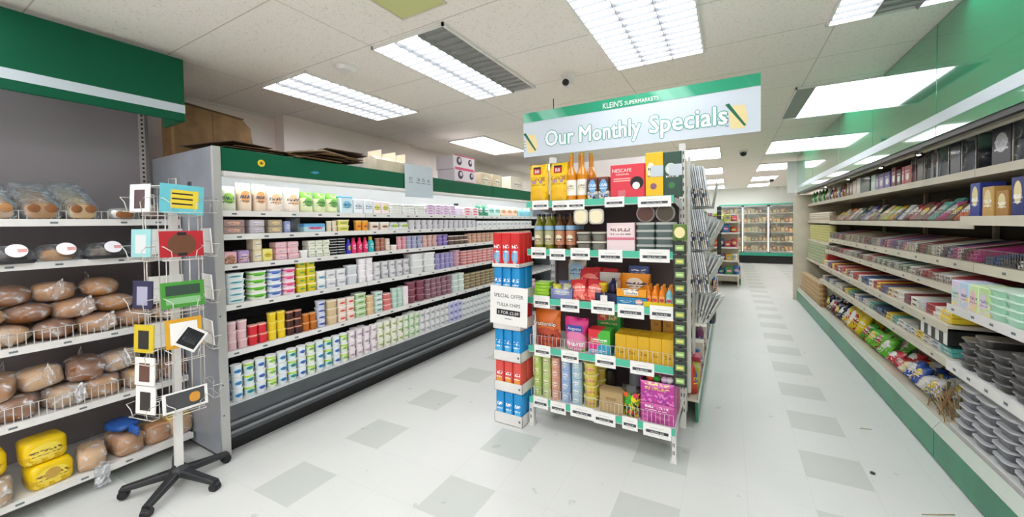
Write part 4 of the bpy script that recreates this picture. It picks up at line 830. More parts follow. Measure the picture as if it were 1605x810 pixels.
# ------------------------------------------------------------------ freezer goods
for r in range(5):
    for k in range(3):
        rnd = random.Random(r*10+k)
        for q in range(6):
            if (r, q) == (4, 5): continue
            a = rnd.choice(('#c9803a', '#d8a45a', '#b8622e', '#e0c490', '#a87a4a', '#cfa878')); x = FX+k*.76+.08+q*.115
            Kit('frozen_pack', 'frozen pack', MB().rb(-.052, .052, 0, .2, 0, .1+.1*rnd.random(), prn(a, '#e8d8b0', '#6a3a1a', seed=q % 3), .006)).put(x, FY+.18, .441+r*.33, f'brown frozen pack, {nth(q+1)} on the {["bottom", "second", "third", "fourth", "top"][r]} shelf, {["first", "second", "third"][k]} freezer door', 'packs in the freezer')

# ------------------------------------------------------------------ chiller goods
def pot(w_, h, body, lid, label=None):
    r = w_*.47; mb = MB(); mb.lathe([(r*.78, 0), (r*.8, .004), (r*.95, h*.9), (r*1.0, h*.92)], body, TR(0, r, 0), n=12)
    if label: mb.part('label'); mb.lathe([(r*.835, h*.12), (r*.955, h*.84)], label, TR(0, r, 0), n=12)
    mb.part('lid'); mb.lathe([(r*1.03, h*.92), (r*1.03, h*.985), (r*.97, h*.99)], lid, TR(0, r, 0), n=12); return mb
def tub(w_, h, body, lid, label=None, d=None, lf=.16):
    d = d or w_*.8; a = w_*.93; hb = h*(1-lf); mb = MB(); mb.loft([(a*.88, d*.84, 0, .014), (a*.97, d*.95, hb, .016)], body, TR(0, d/2, 0))
    if label: mb.part('label'); mb.loft([(a*.9, d*.86, h*.12, .014), (a*.965, d*.94, hb*.9, .016)], label, TR(0, d/2, 0), caps=False)
    mb.part('lid'); mb.loft([(a*1.03, d, hb, .018), (a*1.03, d, h*.985, .018), (a*.98, d*.95, h*.992, .016)], lid, TR(0, d/2, 0)); return mb
def flat(w_, h, body, lid=None, label=None, d=.1): return MB().rb(-w_*.48, w_*.48, 0, d, 0, h-.0008, body, .006)
def cbag(w_, h, body, lid=None, label=None): return MB().pillow(w_, .09, h, body, TR(0, .05, 0), seed=int(w_*1000), nu=6, nv=6)
def cbot(w_, h, body, lid, label=None):
    r = w_*.42; mb = MB().lathe([(r*.9, 0), (r, .005), (r, h*.6), (r*.5, h*.8)], body, TR(0, r, 0), n=12); mb.part('cap'); mb.lathe([(r*.52, h*.8), (r*.5, h)], lid, TR(0, r, 0), n=12); return mb
KN = {'pot': (pot, 'yoghurt_pot', 'pot'), 'tub': (tub, 'dairy_tub', 'tub'), 'flat': (flat, 'chilled_pack', 'pack'), 'bag': (cbag, 'cheese_bag', 'bag'), 'bottle': (cbot, 'drink_bottle', 'bottle')}
W0 = mat('dairy_white', '#eceeed', .35); WL = mat('foil_lid', '#e6e6e4', .25)
def D(h): return mat('plastic'+h, h, .35)
def cap_label(*p):
    t = ', '.join(x for x in p if x)
    return t if len(t.replace('-', '').split()) <= 15 else t.replace(' chiller', '')
def chill(z, shelf, entries, back=1, dx=.1):
    """entries: (y0, y1, columns, tiers, kind, unit height, body, lid, label, words)"""
    for (y0, y1, n, t, kd, h, body, lid, lab, words) in entries:
        fn, nm, cat = KN[kd]; w_ = (y1-y0)/n
        body = D(body) if isinstance(body, str) else body; lid = D(lid) if isinstance(lid, str) else (lid or WL)
        kit = Kit(nm, cat, fn(w_*.965, h, body, lid, lab))
        for c in range(n):
            yy = y0+w_*(c+.5)
            for b in range(back):
                if b and yy > 3.2: continue
                tt = t if not b else t-(1 if t > 1 and c % 3 == 0 else 0)
                for k in range(tt):
                    lb = cap_label(words, f'{nth(c+1)} column' if n > 1 else '', ('bottom tier' if k == 0 else 'top tier' if k == tt-1 else nth(k+1)+' tier up') if tt > 1 else '', 'second row' if b else '', f'{shelf} chiller shelf')
                    kit.put(CX-dx-b*(w_*.9 if kd != 'flat' else .11), yy+.004*math.sin(c*7+k*3), z+.001+k*h, lb, f'{words} on the {shelf} shelf', rz=pi/2+.02*math.sin(c*5+k), parts=(yy < 3.0 and b == 0))
Pq = lambda a, b, t='#3a4a6a', **k: prn(a, b, t, **k)
sh = [(CS[i][0]) for i in range(5)]
# top shelf
chill(sh[0], 'top', [
 (1.29, 1.40, 1, 1, 'bag', .17, Pq('#e4e8d0', '#8fbf4a', seed=1), None, None, 'green and cream packet by the end panel'),
 (1.40, 1.60, 2, 1, 'bag', .20, Pq('#f0dcc4', '#e8a86a', seed=2), None, None, 'peach coloured cheese bag'),
 (1.60, 1.86, 2, 1, 'bag', .19, Pq('#f2e6d8', '#e8c09a', seed=3), None, None, 'cream coloured cheese bag'),
 (1.86, 2.20, 3, 1, 'bag', .165, Pq('#dfe6b8', '#6aa838', band='#7ab84a', bz=.7, seed=4), None, None, 'green patterned grated cheese bag'),
 (2.20, 2.34, 1, 1, 'flat', .15, Pq('#d4e8f0', '#7ac0e0', band='#3a9fdc', bz=.9, seed=5), None, None, 'pale blue pack with a blue top'),
 (2.34, 2.56, 2, 1, 'flat', .13, Pq('#eef2f6', '#d8e0ea', seed=6), None, None, 'white pack with grey print'),
 (2.56, 2.76, 2, 1, 'flat', .12, Pq('#f4e6e2', '#d8d84a', seed=7), None, None, 'pink and yellow pack'),
 (2.76, 3.30, 3, 4, 'flat', .026, Pq('#f2f3ee', '#e8eadf', seed=8), None, None, 'flat white cheese slab'),
 (3.30, 3.85, 4, 4, 'flat', .03, Pq('#efdff0', '#c890c8', '#6a3a7a', seed=9), None, None, 'lavender slice pack'),
 (3.85, 4.0, 1, 1, 'bottle', .15, '#e8dff4', '#2a2430', None, 'white bottle with black cap'),
 (4.0, 4.35, 2, 3, 'flat', .035, Pq('#f6e4e6', '#d83a4a', '#c02a3a', seed=10), None, None, 'red striped white pack'),
 (4.35, 4.62, 2, 1, 'bag', .15, Pq('#3a8a6a', '#d8f0e4', seed=11), None, None, 'dark green packet'),
 (4.62, 4.95, 2, 1, 'bag', .16, Pq('#cfeee4', '#8ad0c8', seed=12), None, None, 'pale aqua packet'),
 (4.95, 5.5, 3, 1, 'bag', .15, Pq('#f4d8c0', '#f0b080', seed=13), None, None, 'peach packet'),
 (5.5, 5.95, 6, 1, 'bottle', .14, '#8fd0e0', '#ffffff', None, 'slim turquoise drink bottle')])
chill(sh[1], 'second', [
 (1.29, 1.44, 1, 2, 'flat', .05, Pq('#a88f88', '#e8b898', '#5a4a8a', seed=1), None, None, 'sliced meat pack with purple label'),
 (1.46, 1.57, 1, 2, 'flat', .05, Pq('#c9c2c8', '#f2eaf0', '#4a4a9a', seed=2), None, None, 'white sliced pack with purple label'),
 (1.59, 1.70, 1, 2, 'flat', .05, Pq('#b8a890', '#f0d890', '#4a4a9a', seed=3), None, None, 'yellow sliced pack with purple label'),
 (1.71, 1.76, 1, 1, 'flat', .09, Pq('#9aa8d8', '#dfe8f8', seed=4), None, None, 'slim blue pack'),
 (1.77, 1.84, 1, 1, 'flat', .12, M_clear, None, None, 'tall clear pack'),
 (1.86, 2.06, 1, 1, 'flat', .07, Pq('#bfe0e8', '#e86a9a', band='#6ab4e0', bz=.6, seed=5), None, None, 'long blue and pink flat box'),
 (2.07, 2.17, 2, 2, 'tub', .045, '#e6d8c0', '#f0e8d8', None, 'beige tub'),
 (2.17, 2.30, 1, 2, 'tub', .05, '#efe6a0', '#f4f0c8', Pq('#e8e070', '#a8c84a'), 'yellow-labelled tub'),
 (2.36, 2.50, 2, 1, 'tub', .095, '#f0b040', '#f4c060', Pq('#f0a83a', '#e87a2a'), 'orange tub'),
 (2.52, 2.76, 2, 1, 'tub', .08, '#f0e8dc', '#f4f0e8', Pq('#efe4d4', '#9a5a4a'), 'cream tub with brown picture'),
 (2.78, 3.05, 2, 1, 'bag', .08, Pq('#eef0f0', '#b8d84a', seed=6), None, None, 'white bag with a green mark'),
 (3.05, 4.3, 13, 2, 'pot', .05, '#e0dfe4', '#eceaf0', None, 'grey-white tub'),
 (4.3, 5.95, 13, 1, 'flat', .09, Pq('#e8eaea', '#d4d8da', seed=7), None, None, 'plain white carton')])
chill(sh[2], 'third', [
 (1.29, 1.38, 1, 1, 'flat', .085, Pq('#e8b8c0', '#c08a6a', seed=1, pic='#9a6a3a'), None, None, 'pink and brown pack'),
 (1.385, 1.46, 1, 1, 'flat', .09, Pq('#b8a0d0', '#e8c8d0', seed=2, pic='#9a6a3a'), None, None, 'purple-topped pack'),
 (1.48, 1.545, 1, 2, 'flat', .085, Pq('#e8dcb8', '#f0e8d0', seed=3), None, None, 'beige box'),
 (1.545, 1.62, 1, 1, 'flat', .09, Pq('#f0e88a', '#e8d020', seed=4), None, None, 'yellow box'),
 (1.64, 1.82, 2, 3, 'flat', .045, Pq('#f2c4cc', '#f8dce0', seed=5), None, None, 'pink pack'),
 (1.83, 1.90, 1, 1, 'tub', .06, '#f0f0ec', '#ffffff', None, 'small white tub'),
 (1.90, 2.09, 3, 3, 'flat', .045, Pq('#eceee0', '#dfe8c8', seed=6), None, None, 'off-white pack'),
 (2.09, 2.25, 2, 6, 'tub', .023, '#18181a', '#f2f2f2', None, 'flat black and white tub'),
 (2.26, 2.31, 1, 1, 'bottle', .13, Pq('#3a38c8', '#d8d84a'), '#4a48d8', None, 'royal blue bottle'),
 (2.31, 2.50, 3, 1, 'bottle', .14, Pq('#e82a6a', '#f8a0b8'), '#d82050', None, 'magenta drink bottle'),
 (2.50, 2.58, 1, 1, 'bottle', .145, Pq('#28b8c0', '#a0e0e0'), '#d8d838', None, 'turquoise bottle with yellow cap'),
 (2.59, 2.70, 2, 3, 'pot', .042, '#b87a68', '#e8c8b8', None, 'brown and peach pot'),
 (2.71, 2.76, 1, 1, 'flat', .12, Pq('#e8d4c0', '#f0e4d8', seed=7), None, None, 'slim beige carton'),
 (2.78, 2.86, 1, 1, 'tub', .05, '#f2ece6', '#ffffff', None, 'low cream tub'),
 (2.87, 3.0, 2, 3, 'pot', .044, '#e8a8b0', '#f0d0d4', None, 'pink pot'),
 (3.0, 3.25, 3, 3, 'pot', .044, '#b0b4d0', '#e0e0ee', None, 'lilac pot'),
 (3.25, 3.5, 3, 3, 'pot', .044, '#dfb8b0', '#efdcd8', None, 'rosy pot'),
 (3.5, 3.7, 2, 3, 'pot', .044, '#9a86c8', '#d8d0f0', None, 'violet pot'),
 (3.7, 4.1, 4, 2, 'tub', .055, '#6a564a', '#e8e0d8', None, 'brown tub with pale lid'),
 (4.1, 5.95, 17, 3, 'pot', .042, '#d8b098', '#f0dcc8', None, 'peach and tan pot')])
big = .052
chill(sh[3], 'fourth', [
 (1.30, 1.43, 1, 5, 'tub', .042, '#eef2f2', '#f6f8f8', Pq('#dff0f0', '#3aa8a8', '#2a4a9a', seed=1), 'white tub with teal print'),
 (1.45, 1.575, 1, 4, 'tub', big, '#f0f4ea', '#f4f6f0', Pq('#e8f0d8', '#58b828', '#2a6a2a', band='#6ac832', bz=.6, seed=2), 'green-labelled margarine tub'),
 (1.58, 1.685, 1, 4, 'tub', big, '#eef0f4', '#f4f6f8', Pq('#dce4f2', '#4a6ac0', '#2a3a8a', band='#6a8ad0', bz=.6, seed=3), 'blue-labelled margarine tub'),
 (1.69, 1.79, 1, 4, 'tub', big, '#f6e4ea', '#f8eef0', Pq('#f4d0dc', '#e84a80', '#b02a5a', band='#f06a98', bz=.6, seed=4), 'pink-labelled margarine tub'),
 (1.80, 1.96, 2, 4, 'tub', .065, '#e0d040', '#f2ecb0', Pq('#e0cc20', '#7ac02a', '#6a4aa0', seed=5), 'yellow dessert tub'),
 (1.965, 2.05, 1, 2, 'tub', .075, '#eef2f2', '#f4f4f4', Pq('#eef2f2', '#3aa0c0', seed=6, c=(.5, .25), r=(.4, .15)), 'white tub with a blue band'),
 (2.05, 2.25, 2, 2, 'tub', .075, '#e6e8ea', '#f0f0f0', Pq('#e6e8ea', '#c8ccd0', '#2a2a2a', seed=7), 'white tub with black print'),
 (2.26, 2.37, 1, 2, 'tub', .085, '#d8dee4', '#eef0f2', None, 'pale grey tall tub'),
 (2.38, 2.55, 2, 4, 'tub', .055, '#f4f0f2', '#faf6f8', None, 'plain pinkish-white tub'),
 (2.56, 3.05, 5, 2, 'pot', .085, '#dcdcde', '#eeeeee', Pq('#e0e0e2', '#c0c0c8', '#4a4a4a', seed=8), 'round white pot with grey print'),
 (3.06, 3.45, 2, 3, 'tub', .07, '#eaeeec', '#f6f6f4', None, 'large plain white tub'),
 (3.46, 3.8, 4, 3, 'pot', .062, '#a8a0d0', '#d8d4ea', None, 'lilac-labelled pot'),
 (3.8, 3.95, 1, 4, 'pot', .05, '#d8a8b8', '#f0d8e0', None, 'rose pot'),
 (3.95, 5.95, 17, 5, 'tub', .036, '#d88a88', '#f4e4e2', None, 'flat pink-striped tub')], back=1)
chill(sh[4], 'fifth', [
 (1.30, 1.43, 2, 3, 'tub', .065, '#e8c0c4', '#f4dcdc', None, 'pale pink dessert pot'),
 (1.435, 1.565, 2, 2, 'tub', .072, '#e02838', '#f0b0a0', None, 'red dessert pot'),
 (1.57, 1.70, 2, 3, 'tub', .068, '#f0d020', '#f4e060', None, 'yellow dessert pot'),
 (1.705, 1.83, 2, 3, 'tub', .062, '#4a2420', '#d89a80', None, 'dark chocolate dessert pot'),
 (1.835, 1.955, 2, 2, 'tub', .07, '#c06a1a', '#e0a060', None, 'caramel dessert pot'),
 (1.96, 2.05, 1, 4, 'pot', .055, '#d0daf0', '#e8eef8', Pq('#d8e0f4', '#3a58c0', seed=1), 'blue and white pot'),
 (2.055, 2.15, 1, 3, 'tub', .07, '#dcc49a', '#f0e0c4', None, 'tan tub'),
 (2.155, 2.33, 2, 3, 'tub', .068, '#f2dcd0', '#f6ece4', Pq('#f2e0d4', '#e8604a', '#d02a1a', tn=7, seed=2), 'white tub with red numerals'),
 (2.335, 2.46, 1, 4, 'tub', .055, '#c8e0b8', '#e4f0dc', Pq('#c0dcae', '#78a850', '#2a4a2a', tn=7, seed=3), 'green tub'),
 (2.465, 2.55, 1, 3, 'tub', .06, '#e0c090', '#f0dcc0', None, 'sandy tub'),
 (2.555, 2.66, 1, 4, 'tub', .05, '#cfe4dc', '#eaf4f0', Pq('#cfe4dc', '#58a890', seed=4), 'pale mint tub'),
 (2.665, 2.77, 1, 3, 'tub', .055, '#e07a78', '#f0c8c4', None, 'coral tub'),
 (2.775, 2.92, 2, 4, 'tub', .05, '#bfe0cf', '#e0f0e8', None, 'light mint tub'),
 (2.925, 3.0, 1, 1, 'flat', .2, D('#f4ecf0'), None, None, 'tall white carton'),
 (3.01, 3.28, 2, 3, 'pot', .075, '#8a4a5a', '#c890a0', None, 'maroon pot'),
 (3.28, 3.75, 5, 4, 'pot', .056, '#98707e', '#d8c0c8', None, 'dusky pink pot'),
 (3.75, 4.0, 2, 3, 'tub', .075, '#d4e4dc', '#eef4f0', None, 'pale grey-green tub'),
 (4.0, 5.95, 16, 5, 'tub', .038, '#8a7a58', '#d0c4a0', None, 'brown and cream flat tub')])
wz = .345
seqc = [('#dfeef4', '#2a8ac8'), ('#d4ecec', '#1a9a8a'), ('#e4eef6', '#3a6ac0'), ('#e4f2d8', '#a0d83a')]
ents = []
for c in range(12):
    a, b = seqc[c % 4]; ents.append((1.29+c*.076, 1.29+(c+1)*.076, 1, 3, 'pot', .082, '#e6eef2', '#f0f0f0', Pq(a, b, '#2a4a9a', band='#b8e03a' if c % 2 else None, bz=.78, seed=c % 5), f'blue and green yoghurt pot, column {["one", "two", "three", "four", "five", "six", "seven", "eight", "nine", "ten", "eleven", "twelve"][c]}'))
ents += [(2.205, 2.52, 4, 3, 'pot', .082, '#f0e6ea', '#f6f0f2', Pq('#f0e8ec', '#d8c0cc', '#4a3a4a', seed=1), 'pinkish white yoghurt pot'),
 (2.52, 2.86, 4, 3, 'pot', .082, '#eef0e0', '#f4f4ea', Pq('#eef0dc', '#c8d88a', '#5a6a3a', seed=2), 'cream and lime yoghurt pot'),
 (2.86, 3.1, 3, 3, 'pot', .082, '#e0ecd8', '#eef4ea', Pq('#dcecd0', '#a8d090', seed=3), 'pale green yoghurt pot'),
 (3.1, 3.6, 6, 3, 'pot', .08, '#e8eaea', '#f2f2f2', Pq('#eceeee', '#c8ccd0', '#3a3a3a', seed=4), 'white yoghurt pot'),
 (3.6, 3.85, 3, 3, 'pot', .08, '#c8ccea', '#e8eaf6', Pq('#d0d4f0', '#8a90d0', seed=5), 'lilac yoghurt pot'),
 (3.85, 4.6, 9, 3, 'pot', .075, '#e8ecec', '#f2f4f4', Pq('#e8ecec', '#c0c8cc', '#4a5a6a', seed=6), 'greyish white pot'),
 (4.6, 5.3, 8, 3, 'pot', .075, '#dcece4', '#f0f6f2', Pq('#dcece4', '#a0d0b8', seed=7), 'mint white pot'),
 (5.3, 5.95, 7, 3, 'pot', .075, '#f0d4d8', '#f6e8ea', Pq('#f0d4d8', '#e0a0a8', seed=8), 'pale rose pot')]
chill(wz, 'bottom', ents, back=2, dx=.028)

# things on top of the chiller
TZ = 2.052
rnd = random.Random(9)
def cardsheet(w_, d_, t, m): 
    mb = MB(); mb.box(-w_/2, w_/2, -d_/2, d_/2, 0, t*.4, m); mb.box(-w_/2+.01, w_/2-.02, -d_/2+.01, d_/2, t*.45, t, M_card2); mb.part('flap'); mb.box(w_/2-.001, w_/2+.07, -d_/2, d_/2*.6, 0, t*.35, m, TR(0, 0, 0, ry=RD(0))); return Kit('flattened_box', 'cardboard', mb)
z = TZ
for i, (x, y, w_, d_, rz, m, rx) in enumerate(((-3.16, 1.50, .42, .5, .1, M_card2, 3), (-3.15, 1.62, .40, .45, -.15, M_card, -2), (-3.18, 1.44, .4, .4, .3, M_card2, 4), (-3.11, 1.98, .4, .5, .05, M_card, 0), (-3.13, 2.08, .42, .46, -.12, M_card2, 2), (-3.10, 2.16, .42, .5, .2, M_card, -2), (-3.12, 2.04, .38, .42, .35, M_cardw, 3), (-3.09, 2.22, .40, .44, -.05, M_card2, 1), (-3.15, 1.85, .4, .3, .2, M_cardw, 2))):
    zz = TZ+.004+[0, .02, .045, 0, .024, .048, .072, .096, 0][i]
    cardsheet(w_, d_, .010, m).put(x, y, zz, ['brown flattened box lying at the near end of the chiller top', 'flattened box angled over the nearest one', 'dark flattened box uppermost at the near end', 'brown flattened box lowest in the middle heap', 'dark flattened box second in the middle heap', 'flattened box skewed in the middle heap', 'pale flattened box fanned in the middle heap', 'dark flattened box topmost in the middle heap', 'pale flattened box between the two heaps'][i], rot=(RD(rx)*.25, RD(-1), rz))
mb = MB(); P = [(0, 0), (.66, 0), (.62, .36), (.56, .42), (.0, .47)]; mb.extr([(a, b) for a, b in P], 'x', 0, .012, M_card); mb.part('side_flap'); mb.extr([(.0, 0), (.02, 0), (.02, .46), (0, .46)], 'x', .0121, .16, M_card)
mb.part('rim'); mb.extr([(.56, .42), (.0, .47), (0, .485), (.57, .435)], 'x', -.002, .014, M_card2); mb.part('crease'); mb.box(.012, .014, .33, .332, 0, .43, M_card2)
Kit('open_cardboard_box', 'cardboard box', mb).put(-3.76, 1.26, TZ, 'tall brown cardboard box standing against the wall on the chiller')
mb = MB(); mb.extr([(0, 0), (.16, 0), (.16, .09), (.1, .12), (0, .11)], 'y', 0, .34, M_cardw); mb.part('flap'); mb.extr([(0, .11), (.0, .115), (.0, .0), (0, 0)], 'y', 0, .01, M_cardw)
for a, ang in ((.05, 55), (.2, 40), (.31, 65)): mb.part('flap'); mb.box(0, .16, a, a+.004, .09, .17, M_cardw)
Kit('torn_carton', 'carton', mb).put(-3.1, 2.56, TZ, 'torn pale carton with raised flaps beside the grey notice', scale=1.2)
mb = MB(); mb.box(0, .42, -.004, 0, 0, .34, mat('notice_grey', '#bfccd4', .3)); mb.part('lettering'); 
for q, (s_, xx) in enumerate((('BEST', .05), ('3', .16), ('5', .24), ('6', .32))): mb.box(xx, xx+.06, -.005, -.004, .15, .155, M_ink); mb.text(s_, .05, M_grey, TR(xx+.03, -.004, .17), w=.05)
Kit('hanging_notice', 'notice', mb).put(CX+.010, 2.87, 1.815, 'pale grey notice panel fixed across the chiller canopy', rz=pi/2)
def pink(mb):
    mb.part('stripe'); mb.box(-.2, .2, -.001, 0, 0, .03, mat('pink_stripe', '#e85a88', .5)); mb.box(-.2, .2, -.001, 0, .17, .185, mat('pink_stripe', '#e85a88', .5)); mb.part('picture')
    for x, r in ((-.11, .055), (.13, .045)): mb.lathe([(r, 0), (r, .001)], mat('plum_print', '#4a3450', .5), TR(x, 0, .11, rx=RD(90)), n=14); mb.lathe([(r*.5, 0), (r*.5, .002)], mat('pale_print', '#e8d8e8', .5), TR(x+.01, 0, .12, rx=RD(90)), n=10)
k = Kit('product_case', 'case', (lambda m: (pink(m), m)[1])(MB().rb(-.23, .23, 0, .28, 0, .175, mat('case_white', '#f2eaf0', .5), .004)))
k.put(-3.0, 4.10, TZ, 'white and pink printed case, lower of the pair on the chiller', rz=pi/2); k.put(-3.01, 4.09, TZ+.176, 'white and pink printed case stacked on the lower one', rz=pi/2)
k = carton('beige_case', .26, .25, .2, prn('#d8c8a8', '#efe6d0', '#5a4a2a', seed=4)); k.put(-3.02, 4.62, TZ, 'beige case right beside the pink cases', rz=pi/2); k.put(-3.02, 4.93, TZ, 'beige case beyond its twin on the chiller top', rz=pi/2)
carton('beige_case', .40, .22, .22, prn('#e8dcc8', '#f0e8dc', '#8a7a6a', seed=5)).put(-3.0, 5.5, TZ, 'larger cream case behind the yellow snack bags', rz=pi/2)
mb = MB(); mb.lathe([(.024, 0), (.024, .002)], mat('sticker_yellow', '#f2d818', .4), n=20); mb.part('print'); mb.lathe([(.014, .002), (.014, .0026)], mat('sticker_ink', '#b89010', .4), n=14); mb.lathe([(.006, .0026), (.006, .003)], M_ink, n=8)
Kit('round_sticker', 'sticker', mb).put(CX+.006, 1.50, 1.975, 'round yellow sticker on the green chiller canopy', rot=(0, RD(90), 0))
Kit('small_sticker', 'sticker', MB().extr([(0, 0), (.03, .012), (.07, .012), (.075, 0), (.04, -.008)], 'x', 0, .0015, mat('sticker_blue', '#2a8fc0', .4)).part('print').extr([(.02, 0), (.05, .005), (.05, 0)], 'x', .0015, .002, M_teal)).put(CX+.006, 1.86, 1.95, 'small blue sticker on the green chiller canopy')
# ------------------------------------------------------------------ bread and cakes
M_bread = mat('bread_crust', '#b9854f', .7, bump=.3, bscale=30, var=.25, vscale=12); M_bread2 = mat('pale_bread', '#cda678', .75, bump=.3, bscale=30, var=.2, vscale=12); M_bread3 = mat('dark_crust', '#8f5b2e', .7, bump=.3, bscale=30, var=.3, vscale=12)
def loaf(w_, d_, h, m, seed, e=2.8, wrap=None, tail=True, sleeve=None):
    """loaf in a clear bag; local x is its long side"""
    mb = MB(); mb.blob(w_, d_, h, m, seed=seed, e=e, jit=.05, flatb=.03)
    mb.part('plastic_bag'); mb.blob(w_*1.07, d_*1.09, h*1.06, wrap or M_film, TR(0, 0, -.0005), seed=seed+3, e=e-.3, jit=.07, nu=18, nv=11, flatb=.03)
    if tail:
        T = TR(w_*.48, 0, h*.45, ry=RD(62), rx=RD(10*(seed % 5-2))); mb.pillow(.10, .025, .10, wrap or M_film, T, seed=seed, nu=5, nv=5, jit=.3)
    if sleeve: mb.part('label'); mb.blob(w_*.5, d_*1.1, h*1.075, sleeve, TR(-w_*.12, 0, -.001), seed=seed+3, e=e+.6, jit=.0, nu=16, nv=10, flatb=.03)
    return Kit('wrapped_loaf', 'bread', mb)
BXF = BX+.02
kits = [loaf(.26, .172, .112, m, i*3+1, e) for i, (m, e) in enumerate(((M_bread, 2.4), (M_bread2, 2.3), (M_bread3, 2.5), (M_bread, 3.2)))]
rnd = random.Random(5)
# third shelf: three layers of round-topped loaves, local y along the shelf (world y)
z3 = BS[2][0]+.001
def side(y): return y
rows = [(0, 6, .0), (1, 5, .105), (2, 3, .21)]
for lay_, n, dz in rows:
    for i in range(n):
        y = .27+.17*i + (.085 if lay_ == 1 else .20 if lay_ == 2 else 0) + rnd.uniform(-.01, .01)
        kits[(i+lay_) % 4].put(BXF-.155-.03*lay_, y, z3+dz, f'brown loaf in clear bag, {nth(i+1)} from the near side, {["bottom", "middle", "top"][lay_]} layer, third bread shelf', 'bagged loaves on the third bread shelf', rot=(RD(rnd.uniform(-4, 4))*(lay_ > 0), RD(rnd.uniform(-5, 5))*(lay_ > 0), (0 if (i+lay_) % 2 else pi)+rnd.uniform(-.35, .35)), scale=.98)
for i in range(4): kits[i].put(BXF-.38, .36+.2*i, z3, f'brown loaf in clear bag at the back of the third bread shelf, {nth(i+1)}', 'bagged loaves on the third bread shelf', rz=pi/2+.1*i)
bag_kit('roll_bag', .17, .09, .16, prn('#c98a58', '#d8402e', '#f0e0d0', band='#e8ddd0', bz=.8, c=(.4, .6), r=(.4, .15), ty=.6, pic='#a86a3a', seed=40), 5).put(BXF-.06, .27, z3, 'bag of rolls with a red label at the near end of the third bread shelf', rz=pi/2)
# fourth shelf: square loaves and bread blocks
z4 = BS[3][0]+.001
kits4 = [loaf(.22, .155, .118, m, i*5+2, 4.2, M_film2 if i == 2 else None) for i, m in enumerate((M_bread2, M_bread, M_bread2, M_bread3))]
for lay_, n in ((0, 6), (1, 4)):
    for i in range(n):
        y = .30+.165*i+(.09 if lay_ else 0); tilt = (0, 0) if not lay_ else (RD(8), RD(-6))
        kits4[(i*3+lay_) % 4].put(BXF-.135-.03*lay_, y, z4+.122*lay_, f'square bread block in clear bag, {nth(i+1)} from the near side, {["lower", "upper"][lay_]} layer, fourth bread shelf', 'bread blocks on the fourth bread shelf', rot=(tilt[0], tilt[1], (0 if (i+lay_) % 2 == 0 else pi)+rnd.uniform(-.3, .3)))
# second shelf: clear domes with round labels
z2 = BS[1][0]+.001
def cakedome(i, m):
    mb = MB(); mb.loft([(.17, .15, 0, .03), (.18, .16, .02, .03)], M_dark if i != 1 else M_clear, TR()); mb.part('cake'); mb.lathe([(.065, .006), (.068, .03), (.055, .06), (.02, .068)], m, n=16)
    if i == 1:
        for q in range(5): mb.lathe([(.012, .06), (.008, .072)], M_bread3, TR(.035*cos(q*1.25), .035*sin(q*1.25), -.004), n=7)
    mb.part('clear_dome'); mb.loft([(.182, .162, .02, .03), (.175, .155, .05, .04), (.13, .11, .09, .05), (.10, .08, .094, .04)], M_clear)
    mb.part('label'); mb.lathe([(.038, 0), (.038, .0012)], mat('label_white', '#f0eff4', .5), TR(.02, -.078, .068, rx=RD(62)), n=18); mb.box(-.012, .02, -.0002, .0002, -.01, .01, mat('label_rose', '#d8a09a', .5), TR(.035, -.0795, .068, rx=RD(-28)))
    return Kit('cake_dome', 'cake', mb)
for i, (y, m, nm) in enumerate(((.455, mat('chocolate_cake', '#3a2318', .5), 'dark cake under a clear dome'), (.63, M_bread, 'golden biscuits under a clear dome'), (.82, mat('greyish_cake', '#7a6a58', .6, var=.4, vscale=30), 'grey-brown cake under a clear dome'), (.30, mat('chocolate_cake', '#3a2318', .5), 'cake dome at the near frame edge'), (1.0, mat('chocolate_cake', '#3a2318', .5), 'dark cake under a dome beside the end panel'))):
    cakedome(i, m).put(BXF-.09, y, z2, nm+' with round white label, second bread shelf', rz=pi/2, scale=1.02)
# top shelf: long clear packs of sliced cakes
z1 = BS[0][0]+.001
def cakerow(m, m2, n, seed, w_=.14, h=.10):
    mb = MB(); rnd = random.Random(seed)
    for k in range(n):
        y = .004+k*.04; hh = h+k*.016
        if k == 0: mb.part('cake_slices')
    for k in range(n):
        y = .02+k*.04; hh = h+k*.016
        mb.blob(w_*.86, .034, hh*.84, m, TR(rnd.uniform(-.003, .003), y, .004), seed=seed+k, e=3.4, nu=12, nv=7)
        for q in (-.22, .22): mb.lathe([(.024, 0), (.022, .003), (.006, .006)], m2, TR(q*w_, y-.0175, hh*.62, rx=RD(90)), n=10)
    mb.part('clear_pack')
    for k in range(n): hh = h+k*.016; mb.rb(-w_/2, w_/2, k*.04, k*.04+.037, 0, hh, M_clear, .012)
    return Kit('cake_pack', 'cake', mb)
cakerow(M_bread, M_bread3, 9, 1).put(BXF-.03, .575, z1, 'long clear pack of cinnamon swirls, second along the top bread shelf', rz=pi/2)
cakerow(mat('custard_cake', '#d8b078', .6, var=.2), M_bread3, 10, 5, .13).put(BXF-.03, .73, z1, 'long clear pack of pale fruit buns, third along the top bread shelf', rz=pi/2)
cakerow(mat('pale_cake', '#c9a888', .6), M_bread, 8, 9).put(BXF-.03, .42, z1, 'clear cake pack with a cream label at the near frame edge, top bread shelf', rz=pi/2); cakerow(M_bread3, M_bread, 8, 13).put(BXF-.03, .26, z1, 'clear cake pack beyond the left frame edge, top bread shelf', rz=pi/2)
Kit('foil_cake_pack', 'cake', MB().blob(.13, .16, .075, mat('silver_foil', '#c9cac8', .25, .6, bump=.6, bscale=40), TR(0, .08, 0), seed=4, e=3, jit=.06).part('window').blob(.08, .02, .045, M_bread3, TR(0, .004, .008), seed=2)).put(BXF-.015, .90, z1, 'silver foil cake pack on the top bread shelf', rz=pi/2)
